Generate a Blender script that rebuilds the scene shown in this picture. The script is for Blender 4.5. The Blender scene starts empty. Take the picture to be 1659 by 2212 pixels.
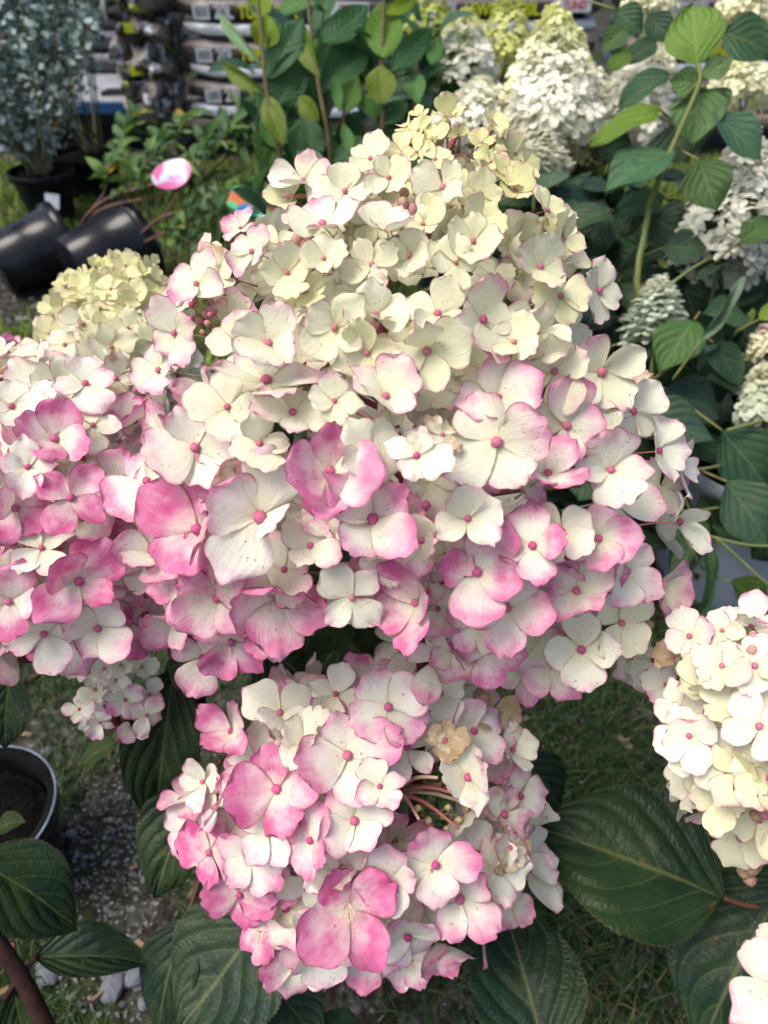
import bpy, bmesh, math, random
import numpy as np
from mathutils import Vector, Matrix, Quaternion, noise as mnoise

random.seed(7); np.random.seed(7)
R = math.radians
scene = bpy.context.scene
col = scene.collection

# ------------------------------------------------------------------ camera, sky, sun, exposure
H, PITCH = 0.90, R(40)
F = 1628.0                     # focal length in pixels of a 1659 x 2212 picture
cam_d = bpy.data.cameras.new('camera'); cam = bpy.data.objects.new('camera', cam_d); col.objects.link(cam)
cam.location = (0, 0, H); cam.rotation_euler = (R(90) - PITCH, 0, 0)
cam_d.sensor_fit = 'VERTICAL'; cam_d.sensor_height = 36.0; cam_d.lens = 36.0 * F / 2212.0
cam_d.clip_start = 0.01; cam_d.clip_end = 500
cam_d.dof.use_dof = True; cam_d.dof.focus_distance = 0.40; cam_d.dof.aperture_fstop = 10.0
scene.camera = cam
SUN_EL, SUN_AZ = R(62), R(-112)     # azimuth from +Y towards +X
w = bpy.data.worlds.new('World'); scene.world = w; w.use_nodes = True
nt = w.node_tree; nt.nodes.clear()
bg = nt.nodes.new('ShaderNodeBackground'); sky = nt.nodes.new('ShaderNodeTexSky'); wo = nt.nodes.new('ShaderNodeOutputWorld')
sky.sky_type = 'NISHITA'; sky.sun_disc = False; sky.sun_elevation = SUN_EL; sky.sun_rotation = SUN_AZ
sky.air_density = 0.75; sky.dust_density = 4.0; sky.ozone_density = 0.7
bg.inputs['Strength'].default_value = 0.13
nt.links.new(sky.outputs[0], bg.inputs[0]); nt.links.new(bg.outputs[0], wo.inputs[0])
sd = bpy.data.lights.new('sun', 'SUN'); sd.energy = 1.5; sd.angle = R(30); sd.color = (1.0, 0.97, 0.92)
so = bpy.data.objects.new('sun', sd); col.objects.link(so)
sdir = Vector((math.sin(SUN_AZ) * math.cos(SUN_EL), math.cos(SUN_AZ) * math.cos(SUN_EL), math.sin(SUN_EL)))
so.rotation_euler = sdir.to_track_quat('Z', 'Y').to_euler(); so.location = (0, 0, 5)
vs = scene.view_settings
vs.view_transform = 'Standard'; vs.look = 'None'; vs.gamma = 1.0; vs.use_curve_mapping = False
vs.exposure = 0.82
scene.cycles.max_bounces = 5; scene.cycles.diffuse_bounces = 2; scene.cycles.glossy_bounces = 2; scene.cycles.transmission_bounces = 3; scene.cycles.use_denoising = True
scene.cycles.use_adaptive_sampling = True; scene.cycles.adaptive_threshold = 0.035; scene.cycles.caustics_reflective = False; scene.cycles.caustics_refractive = False

RIGHT = Vector((1, 0, 0)); UP = Vector((0, math.sin(PITCH), math.cos(PITCH))); FWD = Vector((0, math.cos(PITCH), -math.sin(PITCH)))
CAM = Vector((0, 0, H))
def pt(x, y, d):               # a pixel and its depth -> a point
    return CAM + FWD * d + RIGHT * ((x - 829.5) / F * d) + UP * ((1106 - y) / F * d)
def gp(x, y, z=0.0):           # a pixel -> where it meets the level z
    dv = FWD + RIGHT * ((x - 829.5) / F) + UP * ((1106 - y) / F)
    return CAM + dv * ((z - H) / dv.z)
def rnd(a, b): return random.uniform(a, b)

# ------------------------------------------------------------------ materials
def M(name):
    m = bpy.data.materials.new(name); m.use_nodes = True
    m.node_tree.nodes.clear(); return m, m.node_tree
class N:
    def __init__(s, nt): s.nt = nt
    def n(s, t, **k):
        o = s.nt.nodes.new(t)
        for a, b in k.items(): setattr(o, a, b)
        return o
    def l(s, a, b): s.nt.links.new(a, b)
    def put(s, sock, v):
        if hasattr(v, 'is_output'): s.l(v, sock)
        else:
            if isinstance(v, (tuple, list)) and len(v) == 3 and sock.type == 'RGBA': v = (*v, 1)
            sock.default_value = v
    def math(s, op, a, b=0.0, c=None, clamp=False):
        o = s.n('ShaderNodeMath', operation=op, use_clamp=clamp); s.put(o.inputs[0], a); s.put(o.inputs[1], b)
        if c is not None: s.put(o.inputs[2], c)
        return o.outputs[0]
    def smooth(s, x, a, b, lo=0.0, hi=1.0):
        o = s.n('ShaderNodeMapRange', interpolation_type='SMOOTHSTEP')
        s.put(o.inputs[0], x); s.put(o.inputs[1], a); s.put(o.inputs[2], b); s.put(o.inputs[3], lo); s.put(o.inputs[4], hi)
        return o.outputs[0]
    def mix(s, f, a, b, mode='MIX'):
        o = s.n('ShaderNodeMix', data_type='RGBA', blend_type=mode); s.put(o.inputs[0], f); s.put(o.inputs[6], a); s.put(o.inputs[7], b)
        return o.outputs[2]
    def noise(s, vec, scale, detail=3, rough=0.55, out=0):
        o = s.n('ShaderNodeTexNoise'); s.put(o.inputs['Vector'], vec); o.inputs['Scale'].default_value = scale
        o.inputs['Detail'].default_value = detail; o.inputs['Roughness'].default_value = rough
        return o.outputs[out]
    def vmath(s, op, a, b=(0, 0, 0)):
        o = s.n('ShaderNodeVectorMath', operation=op); s.put(o.inputs[0], a); s.put(o.inputs[1], b); return o.outputs[0]
    def comb(s, x, y, z):
        o = s.n('ShaderNodeCombineXYZ'); s.put(o.inputs[0], x); s.put(o.inputs[1], y); s.put(o.inputs[2], z); return o.outputs[0]
    def out(s, sh):
        o = s.n('ShaderNodeOutputMaterial'); s.l(sh, o.inputs[0])
    def bump(s, h, strength, dist):
        o = s.n('ShaderNodeBump'); s.put(o.inputs['Height'], h); o.inputs['Strength'].default_value = strength; o.inputs['Distance'].default_value = dist
        return o.outputs[0]
    def bsdf(s, colr, rough=0.6, spec=0.4, bump=None, metal=0.0):
        o = s.n('ShaderNodeBsdfPrincipled'); s.put(o.inputs['Base Color'], colr); s.put(o.inputs['Roughness'], rough)
        s.put(o.inputs['Specular IOR Level'], spec); s.put(o.inputs['Metallic'], metal)
        if bump is not None: s.l(bump, o.inputs['Normal'])
        return o.outputs[0]
    def translucent(s, sh, colr, f, bump=None):
        t = s.n('ShaderNodeBsdfTranslucent'); s.put(t.inputs[0], colr)
        m = s.n('ShaderNodeMixShader'); s.put(m.inputs[0], f); s.l(sh, m.inputs[1]); s.l(t.outputs[0], m.inputs[2]); return m.outputs[0]

def simple(name, c1, c2, scale, rough=0.6, spec=0.3, bump=0.0, dist=0.002, detail=5, coord='Object'):
    m, nt = M(name); g = N(nt); tc = g.n('ShaderNodeTexCoord').outputs[coord]
    f = g.noise(tc, scale, detail)
    f2 = g.smooth(f, 0.3, 0.7)
    b = g.bump(f, bump, dist) if bump else None
    g.out(g.bsdf(g.mix(f2, c1, c2), rough, spec, b)); return m

def sepal_material():
    m, nt = M('sepal'); g = N(nt)
    tc = g.n('ShaderNodeTexCoord'); oi = g.n('ShaderNodeObjectInfo')
    sp = g.n('ShaderNodeSeparateColor'); g.l(oi.outputs['Color'], sp.inputs[0])
    pink, green, brown = sp.outputs[0], sp.outputs[1], sp.outputs[2]
    uv = g.n('ShaderNodeSeparateXYZ'); g.l(tc.outputs['UV'], uv.inputs[0])
    u, v = uv.outputs[0], uv.outputs[1]
    edge = g.math('ABSOLUTE', g.math('MULTIPLY_ADD', u, 2.0, -1.0))
    rv = g.vmath('ADD', tc.outputs['Object'], g.comb(g.math('MULTIPLY', oi.outputs['Random'], 91.0), g.math('MULTIPLY', oi.outputs['Random'], 37.0), 0.0))
    nz = g.n('ShaderNodeSeparateColor'); g.l(g.noise(rv, 2.6, 2, 0.5, 1), nz.inputs[0]); n1, nb, nc = nz.outputs[0], nz.outputs[1], nz.outputs[2]
    n2 = g.noise(rv, 9.0, 3)
    e2 = g.math('MULTIPLY', g.math('POWER', edge, 2.5), 0.30)
    d = g.math('ADD', g.math('MULTIPLY', v, 0.80), g.math('MULTIPLY', e2, v))
    dn = g.math('ADD', d, g.math('MULTIPLY_ADD', n1, 0.75, -0.375))
    dn = g.math('ADD', dn, g.math('MULTIPLY_ADD', n2, 0.16, -0.08))
    lo = g.math('MULTIPLY_ADD', pink, -1.05, 0.74)
    hi = g.math('MULTIPLY_ADD', pink, -0.72, 1.30)
    mask = g.smooth(dn, lo, hi)
    cream = g.mix(green, (0.87, 0.86, 0.76), (0.80, 0.79, 0.33))
    core = g.smooth(d, 0.38, 0.05)
    cream = g.mix(g.math('MULTIPLY', core, 0.45), cream, (0.78, 0.75, 0.42))
    blot = g.smooth(nb, 0.42, 0.72)
    cream = g.mix(g.math('MULTIPLY', blot, 0.35), cream, (0.85, 0.77, 0.62))
    deep = g.math('MULTIPLY', g.math('MULTIPLY', mask, g.math('MULTIPLY', pink, 1.15)), g.smooth(n1, 0.2, 0.75, 0.22, 0.85), clamp=True)
    pinkc = g.mix(deep, (0.85, 0.42, 0.58), (0.64, 0.05, 0.26))
    c = g.mix(g.math('MULTIPLY', mask, 0.95), cream, pinkc)
    # fine veins running outwards
    ang = g.math('DIVIDE', g.math('MULTIPLY_ADD', u, 2.0, -1.0), 1.0)
    vein = g.noise(g.comb(g.math('MULTIPLY', ang, 9.0), g.math('MULTIPLY', v, 1.3), g.math('MULTIPLY', oi.outputs['Random'], 50.0)), 1.6, 3, 0.6)
    c = g.mix(g.smooth(vein, 0.40, 0.72, 0.0, 0.42), c, g.mix(mask, (0.82, 0.80, 0.55), (0.60, 0.09, 0.25)))
    # thin dark rim
    rim = g.math('MAXIMUM', g.smooth(edge, 0.91, 0.985), g.smooth(v, 0.945, 0.99))
    rim = g.math('MULTIPLY', rim, g.smooth(nc, 0.36, 0.60))
    c = g.mix(g.math('MULTIPLY', rim, 0.85), c, g.mix(g.smooth(nb, 0.45, 0.55), (0.50, 0.05, 0.19), (0.34, 0.17, 0.07)))
    # brown freckles
    sn = g.noise(rv, 17.0, 2, 0.5)
    spk = g.math('MULTIPLY', g.smooth(sn, 0.66, 0.70), g.smooth(nb, 0.47, 0.60))
    c = g.mix(g.math('MULTIPLY', spk, 0.8), c, (0.22, 0.12, 0.05))
    # withered brown parts
    bm_ = g.math('ADD', g.math('ADD', n1, g.math('MULTIPLY', d, 0.25)), brown)
    bmask = g.smooth(bm_, 1.12, 1.42)
    c = g.mix(g.math('MULTIPLY', bmask, 0.9), c, g.mix(n2, (0.66, 0.50, 0.29), (0.40, 0.23, 0.10)))
    hgt = g.math('ADD', g.math('MULTIPLY', vein, 0.6), g.math('MULTIPLY', n2, 0.5))
    b = g.bump(hgt, 0.35, 0.002)
    sh = g.bsdf(c, 0.5, 0.3, b)
    g.out(g.translucent(sh, c, 0.27)); return m

def leaf_material(name, nveins=7.0, gloss=0.42, slant=0.34, trans=0.22, vein_amt=0.5, spots=0.0, relief=0.5):
    m, nt = M(name); g = N(nt)
    tc = g.n('ShaderNodeTexCoord'); oi = g.n('ShaderNodeObjectInfo')
    uv = g.n('ShaderNodeSeparateXYZ'); g.l(tc.outputs['UV'], uv.inputs[0])
    u, v = uv.outputs[0], uv.outputs[1]
    e = g.math('ABSOLUTE', g.math('MULTIPLY_ADD', u, 2.0, -1.0))
    rv = g.vmath('ADD', tc.outputs['Object'], g.comb(g.math('MULTIPLY', oi.outputs['Random'], 31.0), 0.0, g.math('MULTIPLY', oi.outputs['Random'], 17.0)))
    n1 = g.noise(rv, 3.0, 2); n2 = g.noise(rv, 16.0, 4, 0.65)
    base = oi.outputs['Color']
    c = g.mix(g.smooth(n1, 0.3, 0.7, 0.0, 0.35), base, g.mix(0.5, base, (0.10, 0.15, 0.03)))
    c = g.mix(g.smooth(n2, 0.35, 0.75, 0.0, 0.35), c, g.mix(1.0, c, (0.55, 0.62, 0.6), 'MULTIPLY'))
    ph = g.math('FRACT', g.math('MULTIPLY', g.math('SUBTRACT', v, g.math('MULTIPLY', g.math('POWER', e, 1.35), slant)), nveins))
    dv = g.math('ABSOLUTE', g.math('SUBTRACT', ph, 0.5))
    side = g.math('MULTIPLY', g.smooth(dv, 0.055, 0.0), g.smooth(e, 1.0, 0.55))
    mid = g.smooth(e, 0.045, 0.012)
    line = g.math('MAXIMUM', mid, g.math('MULTIPLY', side, 0.55))
    pillow = g.math('MULTIPLY', g.smooth(dv, 0.0, 0.4), g.smooth(e, 0.0, 0.25))
    c = g.mix(g.math('MULTIPLY', line, vein_amt), c, g.mix(0.35, base, (0.34, 0.36, 0.10)))
    c = g.mix(g.math('MULTIPLY', g.smooth(e, 0.96, 1.0), 0.35), c, (0.12, 0.07, 0.03))
    if spots:
        s = g.smooth(g.noise(rv, 6.0, 2), 0.70, 0.76)
        c = g.mix(g.math('MULTIPLY', s, spots), c, (0.16, 0.09, 0.03))
    h = g.math('ADD', g.math('MULTIPLY', pillow, relief), g.math('MULTIPLY', n2, 0.4))
    b = g.bump(h, 0.45, 0.010)
    sh = g.bsdf(c, g.smooth(n2, 0.2, 0.8, gloss - 0.08, gloss + 0.15), 0.20, b)
    g.out(g.translucent(sh, g.mix(0.55, c, g.mix(1.0, c, (1.6, 2.0, 0.5), 'MULTIPLY')), trans)); return m

def colour_material(name, rough=0.5, spec=0.3, scale=8.0, amt=0.35, trans=0.0, bump=0.2, dist=0.003):
    """a plain material that takes the object's own colour, with grain"""
    m, nt = M(name); g = N(nt); tc = g.n('ShaderNodeTexCoord'); oi = g.n('ShaderNodeObjectInfo')
    rv = g.vmath('ADD', tc.outputs['Object'], g.comb(g.math('MULTIPLY', oi.outputs['Random'], 31.0), 0.0, 0.0))
    n1 = g.noise(rv, scale, 4); c = oi.outputs['Color']
    c = g.mix(g.smooth(n1, 0.35, 0.7, 0.0, amt), c, g.mix(1.0, c, (0.45, 0.45, 0.45), 'MULTIPLY'))
    sh = g.bsdf(c, rough, spec, g.bump(n1, bump, dist))
    g.out(g.translucent(sh, c, trans) if trans else sh); return m

MT = {}
MT['sepal'] = sepal_material()
MT['leaf'] = leaf_material('hydrangea_leaf', 4.6, 0.38, 0.62, 0.16, 0.55, 0.4, 0.26)
MT['laurel'] = leaf_material('laurel_leaf', 9.0, 0.34, 0.22, 0.28, 0.3, 0.0, 0.2)
MT['small_leaf'] = leaf_material('shrub_leaf', 5.0, 0.42, 0.3, 0.28, 0.35)
MT['centre'] = colour_material('flower_centre', 0.45, 0.35, 2.5, 0.35, 0.1, 0.2, 0.02)
MT['stalk'] = colour_material('stalk', 0.55, 0.3, 30.0, 0.35, 0.15)
MT['bark'] = colour_material('bark', 0.75, 0.2, 60.0, 0.6, 0.0, 0.5, 0.004)
MT['white_floret'] = colour_material('white_floret', 0.55, 0.25, 1.5, 0.12, 0.35)

def pot_material():
    m, nt = M('black_pot'); g = N(nt); tc = g.n('ShaderNodeTexCoord').outputs['Object']
    n1 = g.noise(tc, 9.0, 5); n2 = g.noise(tc, 60.0, 4)
    c = g.mix(g.smooth(n1, 0.45, 0.75), (0.006, 0.007, 0.010), (0.016, 0.018, 0.022))
    c = g.mix(g.smooth(n2, 0.60, 0.78, 0.0, 0.5), c, (0.07, 0.065, 0.055))
    g.out(g.bsdf(c, g.smooth(n1, 0.3, 0.7, 0.16, 0.28), 0.24, g.bump(n2, 0.05, 0.001))); return m
MT['pot'] = pot_material()
MT['pot_inner'] = simple('pot_inside', (0.004, 0.004, 0.005), (0.010, 0.010, 0.011), 30.0, 0.9, 0.05)
MT['pale_pot'] = simple('pale_pot', (0.34, 0.39, 0.46), (0.44, 0.49, 0.55), 6.0, 0.3, 0.5, 0.05)
MT['soil'] = simple('soil', (0.002, 0.002, 0.002), (0.008, 0.0065, 0.005), 70.0, 0.95, 0.05, 1.0, 0.01)
MT['rim_pale'] = simple('pot_rim', (0.06, 0.08, 0.11), (0.20, 0.25, 0.30), 40.0, 0.4, 0.5)  # pale blue-grey for the thin ring along the pot's top edge

def ground_material():
    m, nt = M('ground'); g = N(nt); tc = g.n('ShaderNodeTexCoord').outputs['Object']
    a = g.noise(tc, 2.2, 4); b = g.noise(tc, 45.0, 6, 0.7); c3 = g.noise(tc, 160.0, 3)
    vo = g.n('ShaderNodeTexVoronoi'); g.l(tc, vo.inputs['Vector']); vo.inputs['Scale'].default_value = 110.0
    grav = g.mix(vo.outputs['Color'], (0.05, 0.05, 0.05), (0.26, 0.25, 0.24))
    dirt = g.mix(g.smooth(b, 0.35, 0.65), (0.016, 0.013, 0.010), (0.065, 0.058, 0.042))
    moss = g.mix(g.smooth(c3, 0.3, 0.7), (0.012, 0.022, 0.006), (0.038, 0.055, 0.014))
    base = g.mix(g.smooth(b, 0.50, 0.62), dirt, g.mix(0.55, dirt, grav))
    base = g.mix(g.smooth(g.math('ADD', a, g.math('MULTIPLY', b, 0.3)), 0.62, 0.75), base, moss)
    h = g.math('ADD', b, g.math('MULTIPLY', vo.outputs['Distance'], -0.8))
    g.out(g.bsdf(base, 0.9, 0.2, g.bump(h, 0.9, 0.01))); return m
MT['ground'] = ground_material()

def grass_material(name, c1, c2, c3):
    m, nt = M(name); g = N(nt); ge = g.n('ShaderNodeNewGeometry'); tc = g.n('ShaderNodeTexCoord').outputs['Object']
    r = ge.outputs['Random Per Island']
    c = g.mix(r, c1, c2); c = g.mix(g.smooth(r, 0.86, 0.9), c, c3)
    c = g.mix(g.smooth(g.noise(tc, 5.0, 2), 0.4, 0.65, 0.0, 0.5), c, c1)
    sh = g.bsdf(c, 0.5, 0.3); g.out(g.translucent(sh, c, 0.3)); return m
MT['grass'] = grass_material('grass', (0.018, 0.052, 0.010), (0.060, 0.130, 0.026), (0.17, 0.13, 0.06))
MT['lawn'] = grass_material('lawn', (0.12, 0.22, 0.015), (0.28, 0.38, 0.04), (0.34, 0.33, 0.08))  # bright blades: sunshine on the lawn put into their colour
def island_material(name, c1, c2, rough=0.8):
    m, nt = M(name); g = N(nt); ge = g.n('ShaderNodeNewGeometry'); tc = g.n('ShaderNodeTexCoord').outputs['Object']
    n1 = g.noise(tc, 120.0, 4)
    c = g.mix(ge.outputs['Random Per Island'], c1, c2); c = g.mix(g.smooth(n1, 0.35, 0.7, 0.0, 0.4), c, c1)
    g.out(g.bsdf(c, rough, 0.25, g.bump(n1, 0.4, 0.002))); return m
MT['gravel'] = island_material('gravel', (0.045, 0.045, 0.045), (0.24, 0.235, 0.23))
MT['litter'] = island_material('litter', (0.07, 0.045, 0.025), (0.24, 0.18, 0.11))
MT['stone'] = simple('stone', (0.11, 0.115, 0.13), (0.24, 0.25, 0.27), 40.0, 0.8, 0.3, 0.5, 0.003)
MT['euc'] = island_material('eucalyptus_leaf', (0.12, 0.19, 0.15), (0.48, 0.58, 0.55), 0.5)

# ------------------------------------------------------------------ object helpers
WM = {}                                           # world matrices by object name
def link(o, parent=None, W=None):
    col.objects.link(o)
    W = W or Matrix.Identity(4)
    if parent is not None:
        o.parent = parent; o.matrix_basis = WM[parent.name].inverted() @ W
    else: o.matrix_basis = W
    WM[o.name] = W
    return o
def mesh(name, verts, faces, mat, uvs=None, smooth=True):
    me = bpy.data.meshes.new(name); me.from_pydata([tuple(v) for v in verts], [], faces); me.update()
    if uvs is not None:
        ul = me.uv_layers.new(name='UVMap'); idx = np.empty(len(me.loops), dtype=np.int32); me.loops.foreach_get('vertex_index', idx)
        ul.data.foreach_set('uv', np.asarray(uvs, dtype=np.float32)[idx].ravel())
    if smooth: me.polygons.foreach_set('use_smooth', [True] * len(me.polygons))
    if mat is not None: me.materials.append(mat)
    return me
def put(name, me, parent=None, W=None, color=None):
    o = bpy.data.objects.new(name, me); link(o, parent, W)
    if color is not None: o.color = (*color, 1.0)
    return o
def thing(name, loc, label, cat, group=None):
    o = bpy.data.objects.new(name, None); link(o, None, Matrix.Translation(Vector(loc))); o.empty_display_size = 0.05
    return tag(o, label, cat, group)
def tag(o, label, cat=None, group=None, kind=None):
    if label: o['label'] = label
    if cat: o['category'] = cat
    if group: o['group'] = group
    if kind: o['kind'] = kind
    return o
def part_empty(name, parent, W):
    o = bpy.data.objects.new(name, None); o.empty_display_size = 0.01; return link(o, parent, W)

def tube_data(pts, radii, n=6, cap=True):
    pts = [Vector(p) for p in pts]; vs_, fs, uv = [], [], []
    up = Vector((0.13, 0.31, 0.94)); L = len(pts)
    for i, p in enumerate(pts):
        t = (pts[min(i + 1, L - 1)] - pts[max(i - 1, 0)]).normalized()
        a = t.cross(up)
        if a.length < 1e-3: a = t.cross(Vector((1, 0, 0)))
        a.normalize(); b = t.cross(a)
        for k in range(n):
            q = 2 * math.pi * k / n
            vs_.append(p + (a * math.cos(q) + b * math.sin(q)) * radii[i]); uv.append((k / n, i / (L - 1)))
    for i in range(L - 1):
        for k in range(n):
            k2 = (k + 1) % n
            fs.append((i * n + k, i * n + k2, (i + 1) * n + k2, (i + 1) * n + k))
    if cap: fs.append(tuple(range(n))[::-1]); fs.append(tuple((L - 1) * n + k for k in range(n)))
    return vs_, fs, uv
def smooth_path(ctrl, m=5):
    c = [Vector(p) for p in ctrl]; out = []
    for i in range(len(c) - 1):
        p0 = c[max(i - 1, 0)]; p1 = c[i]; p2 = c[i + 1]; p3 = c[min(i + 2, len(c) - 1)]
        for k in range(m):
            t = k / m
            out.append(0.5 * ((2 * p1) + (p2 - p0) * t + (2 * p0 - 5 * p1 + 4 * p2 - p3) * t * t + (3 * p1 - p0 - 3 * p2 + p3) * t ** 3))
    out.append(c[-1]); return out
def tube(name, ctrl, r0, r1, parent, color, mat='stalk', n=6, m=5):
    """a tapering stem through the control points, as a child of parent"""
    ps = smooth_path(ctrl, m) if len(ctrl) > 2 or m > 1 else [Vector(p) for p in ctrl]
    o0 = ps[0]; rs = [r0 + (r1 - r0) * i / (len(ps) - 1) for i in range(len(ps))]
    vs_, fs, uv = tube_data([p - o0 for p in ps], rs, n)
    return put(name, mesh(name, vs_, fs, MT[mat], uv), parent, Matrix.Translation(o0), color)

def frame(pos, zdir, xhint, s=1.0):
    """matrix: local z along zdir, local x as near xhint as it can be, scale s"""
    z = zdir.normalized(); x = xhint - z * xhint.dot(z)
    if x.length < 1e-5: x = z.orthogonal()
    x.normalize(); y = z.cross(x)
    m = Matrix((x, y, z)).transposed().to_4x4()
    if not isinstance(s, (tuple, list)): s = (s, s, s)
    return Matrix.Translation(pos) @ m @ Matrix.Diagonal((*s, 1.0))

def lathe(prof, n=40):
    vs_, fs = [], []
    for (r, z) in prof:
        for k in range(n):
            a = 2 * math.pi * k / n; vs_.append((r * math.cos(a), r * math.sin(a), z))
    for i in range(len(prof) - 1):
        for k in range(n):
            k2 = (k + 1) % n; fs.append((i * n + k, i * n + k2, (i + 1) * n + k2, (i + 1) * n + k))
    return vs_, fs

# ------------------------------------------------------------------ sepals and florets
def sepal_mesh(i, nu=8, nv=9):
    rg = random.Random(100 + i)
    Wd = rg.uniform(0.41, 0.57); cup = rg.uniform(-0.15, 0.55); curl = rg.uniform(-0.55, 0.30); tip = rg.uniform(0.10, 0.24)
    notch = rg.choice([0, 0, 0.05, 0.09]); ruf = rg.uniform(0.02, 0.085); rp = rg.uniform(0, 6); rf = rg.uniform(3, 6); skew = rg.uniform(-0.09, 0.09)
    point = rg.choice([0, 0, 0, 0, 0.06])
    if i % 8 == 7: cup = rg.uniform(1.0, 1.7); Wd *= 0.95           # folded one
    vs_, uv = [], []
    for a in range(nv + 1):
        v = a / nv
        if v < 0.58: hw = Wd * (0.10 + 0.90 * math.sin(math.pi / 2 * (v / 0.58)) ** 0.95)
        else: hw = Wd * math.sqrt(max(0.0, 1 - ((v - 0.58) / 0.47) ** 2.6))
        for b in range(nu + 1):
            u = -1 + 2 * b / nu
            x = v - tip * abs(u) ** 2.2 * v ** 3 - notch * math.exp(-(u / 0.22) ** 2) * v ** 6 + point * math.exp(-(u / 0.3) ** 2) * v ** 8
            y = u * hw + skew * v * v
            z = cup * (y * y) * 1.1 + curl * v * v * 0.5 + 0.22 * math.sin(v * 2.2) * v * 0.4
            e = max(abs(u), v) ** 4
            z += ruf * math.sin(rp + rf * (u + 0.6 * v)) * e + 0.03 * mnoise.noise(Vector((x * 2.2 + i * 7, y * 2.2, 0.3)))
            z += 0.016 * math.exp(-(u / 0.10) ** 2) * (1 - v)
            x *= 1 + 0.022 * mnoise.noise(Vector((u * 3, i * 3.1, 0))) * v
            vs_.append((x, y, z)); uv.append((b / nu, v))
    fs = [(a * (nu + 1) + b, (a + 1) * (nu + 1) + b, (a + 1) * (nu + 1) + b + 1, a * (nu + 1) + b + 1) for a in range(nv) for b in range(nu)]
    return mesh('sepal', vs_, fs, MT['sepal'], uv), (vs_, fs, uv)
SEP = [sepal_mesh(i) for i in range(24)]
def crumpled(i):
    rg = random.Random(900 + i); vs_, fs, uv = SEP[i][1]; out = []
    for (x, y, z) in vs_:
        k = Vector((x * 3.2 + i * 5, y * 3.2, z)); n1 = mnoise.noise(k); n2 = mnoise.noise(k * 2.3)
        out.append((x * 0.9 + 0.10 * n2 * x, y * 0.78 + 0.13 * n1 * x, z + 0.26 * n1 * x + 0.12 * n2 * x))
    return mesh('sepal', out, fs, MT['sepal'], uv)
CRUM = [crumpled(i) for i in (0, 3, 6, 9, 12, 15)]
def ball(name, mat, n=10, m=7, dimple=0.0, squash=1.0):
    vs_, fs = [(0, 0, -squash)], []
    for i in range(1, m):
        th = math.pi * i / m; 
        for k in range(n):
            a = 2 * math.pi * k / n; r = math.sin(th) * (1 + 0.05 * math.cos(4 * a) * math.sin(th))
            vs_.append((r * math.cos(a), r * math.sin(a), -math.cos(th) * squash))
    vs_.append((0, 0, squash * (1 - dimple)))
    for k in range(n): fs.append((0, 1 + (k + 1) % n, 1 + k))
    for i in range(m - 2):
        for k in range(n):
            a = 1 + i * n; fs.append((a + k, a + (k + 1) % n, a + n + (k + 1) % n, a + n + k))
    a = 1 + (m - 2) * n
    for k in range(n): fs.append((a + k, a + (k + 1) % n, len(vs_) - 1))
    return mesh(name, vs_, fs, mat)
CENTRE = ball('flower_centre', MT['centre'], 10, 7, 0.12, 0.85)
BUD = ball('bud', MT['centre'], 8, 6, 0.0, 1.15)
_pv, _pf, _pu = tube_data([(0, 0, 0), (0.03, 0.01, -0.35), (0.02, -0.02, -0.7), (0.0, 0.0, -1.0)], [0.024, 0.026, 0.03, 0.04], 5)
PEDICEL = mesh('pedicel', _pv, _pf, MT['stalk'], _pu)
def joined_floret(i):
    rg = random.Random(50 + i); vs_, fs, uv = [], [], []
    for k in range(4):
        sv, sf, su = SEP[rg.randrange(24)][1]; o = len(vs_)
        Mx = Matrix.Rotation(k * math.pi / 2 + rg.uniform(-.2, .2), 4, 'Z') @ Matrix.Rotation(-rg.uniform(-.1, .5), 4, 'Y') @ Matrix.Scale(rg.uniform(.85, 1.1), 4)
        vs_ += [Mx @ Vector(p) for p in sv]; fs += [tuple(o + j for j in f) for f in sf]; uv += su
    return mesh('floret', vs_, fs, MT['sepal'], uv)
JOINED = [joined_floret(i) for i in range(6)]

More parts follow.
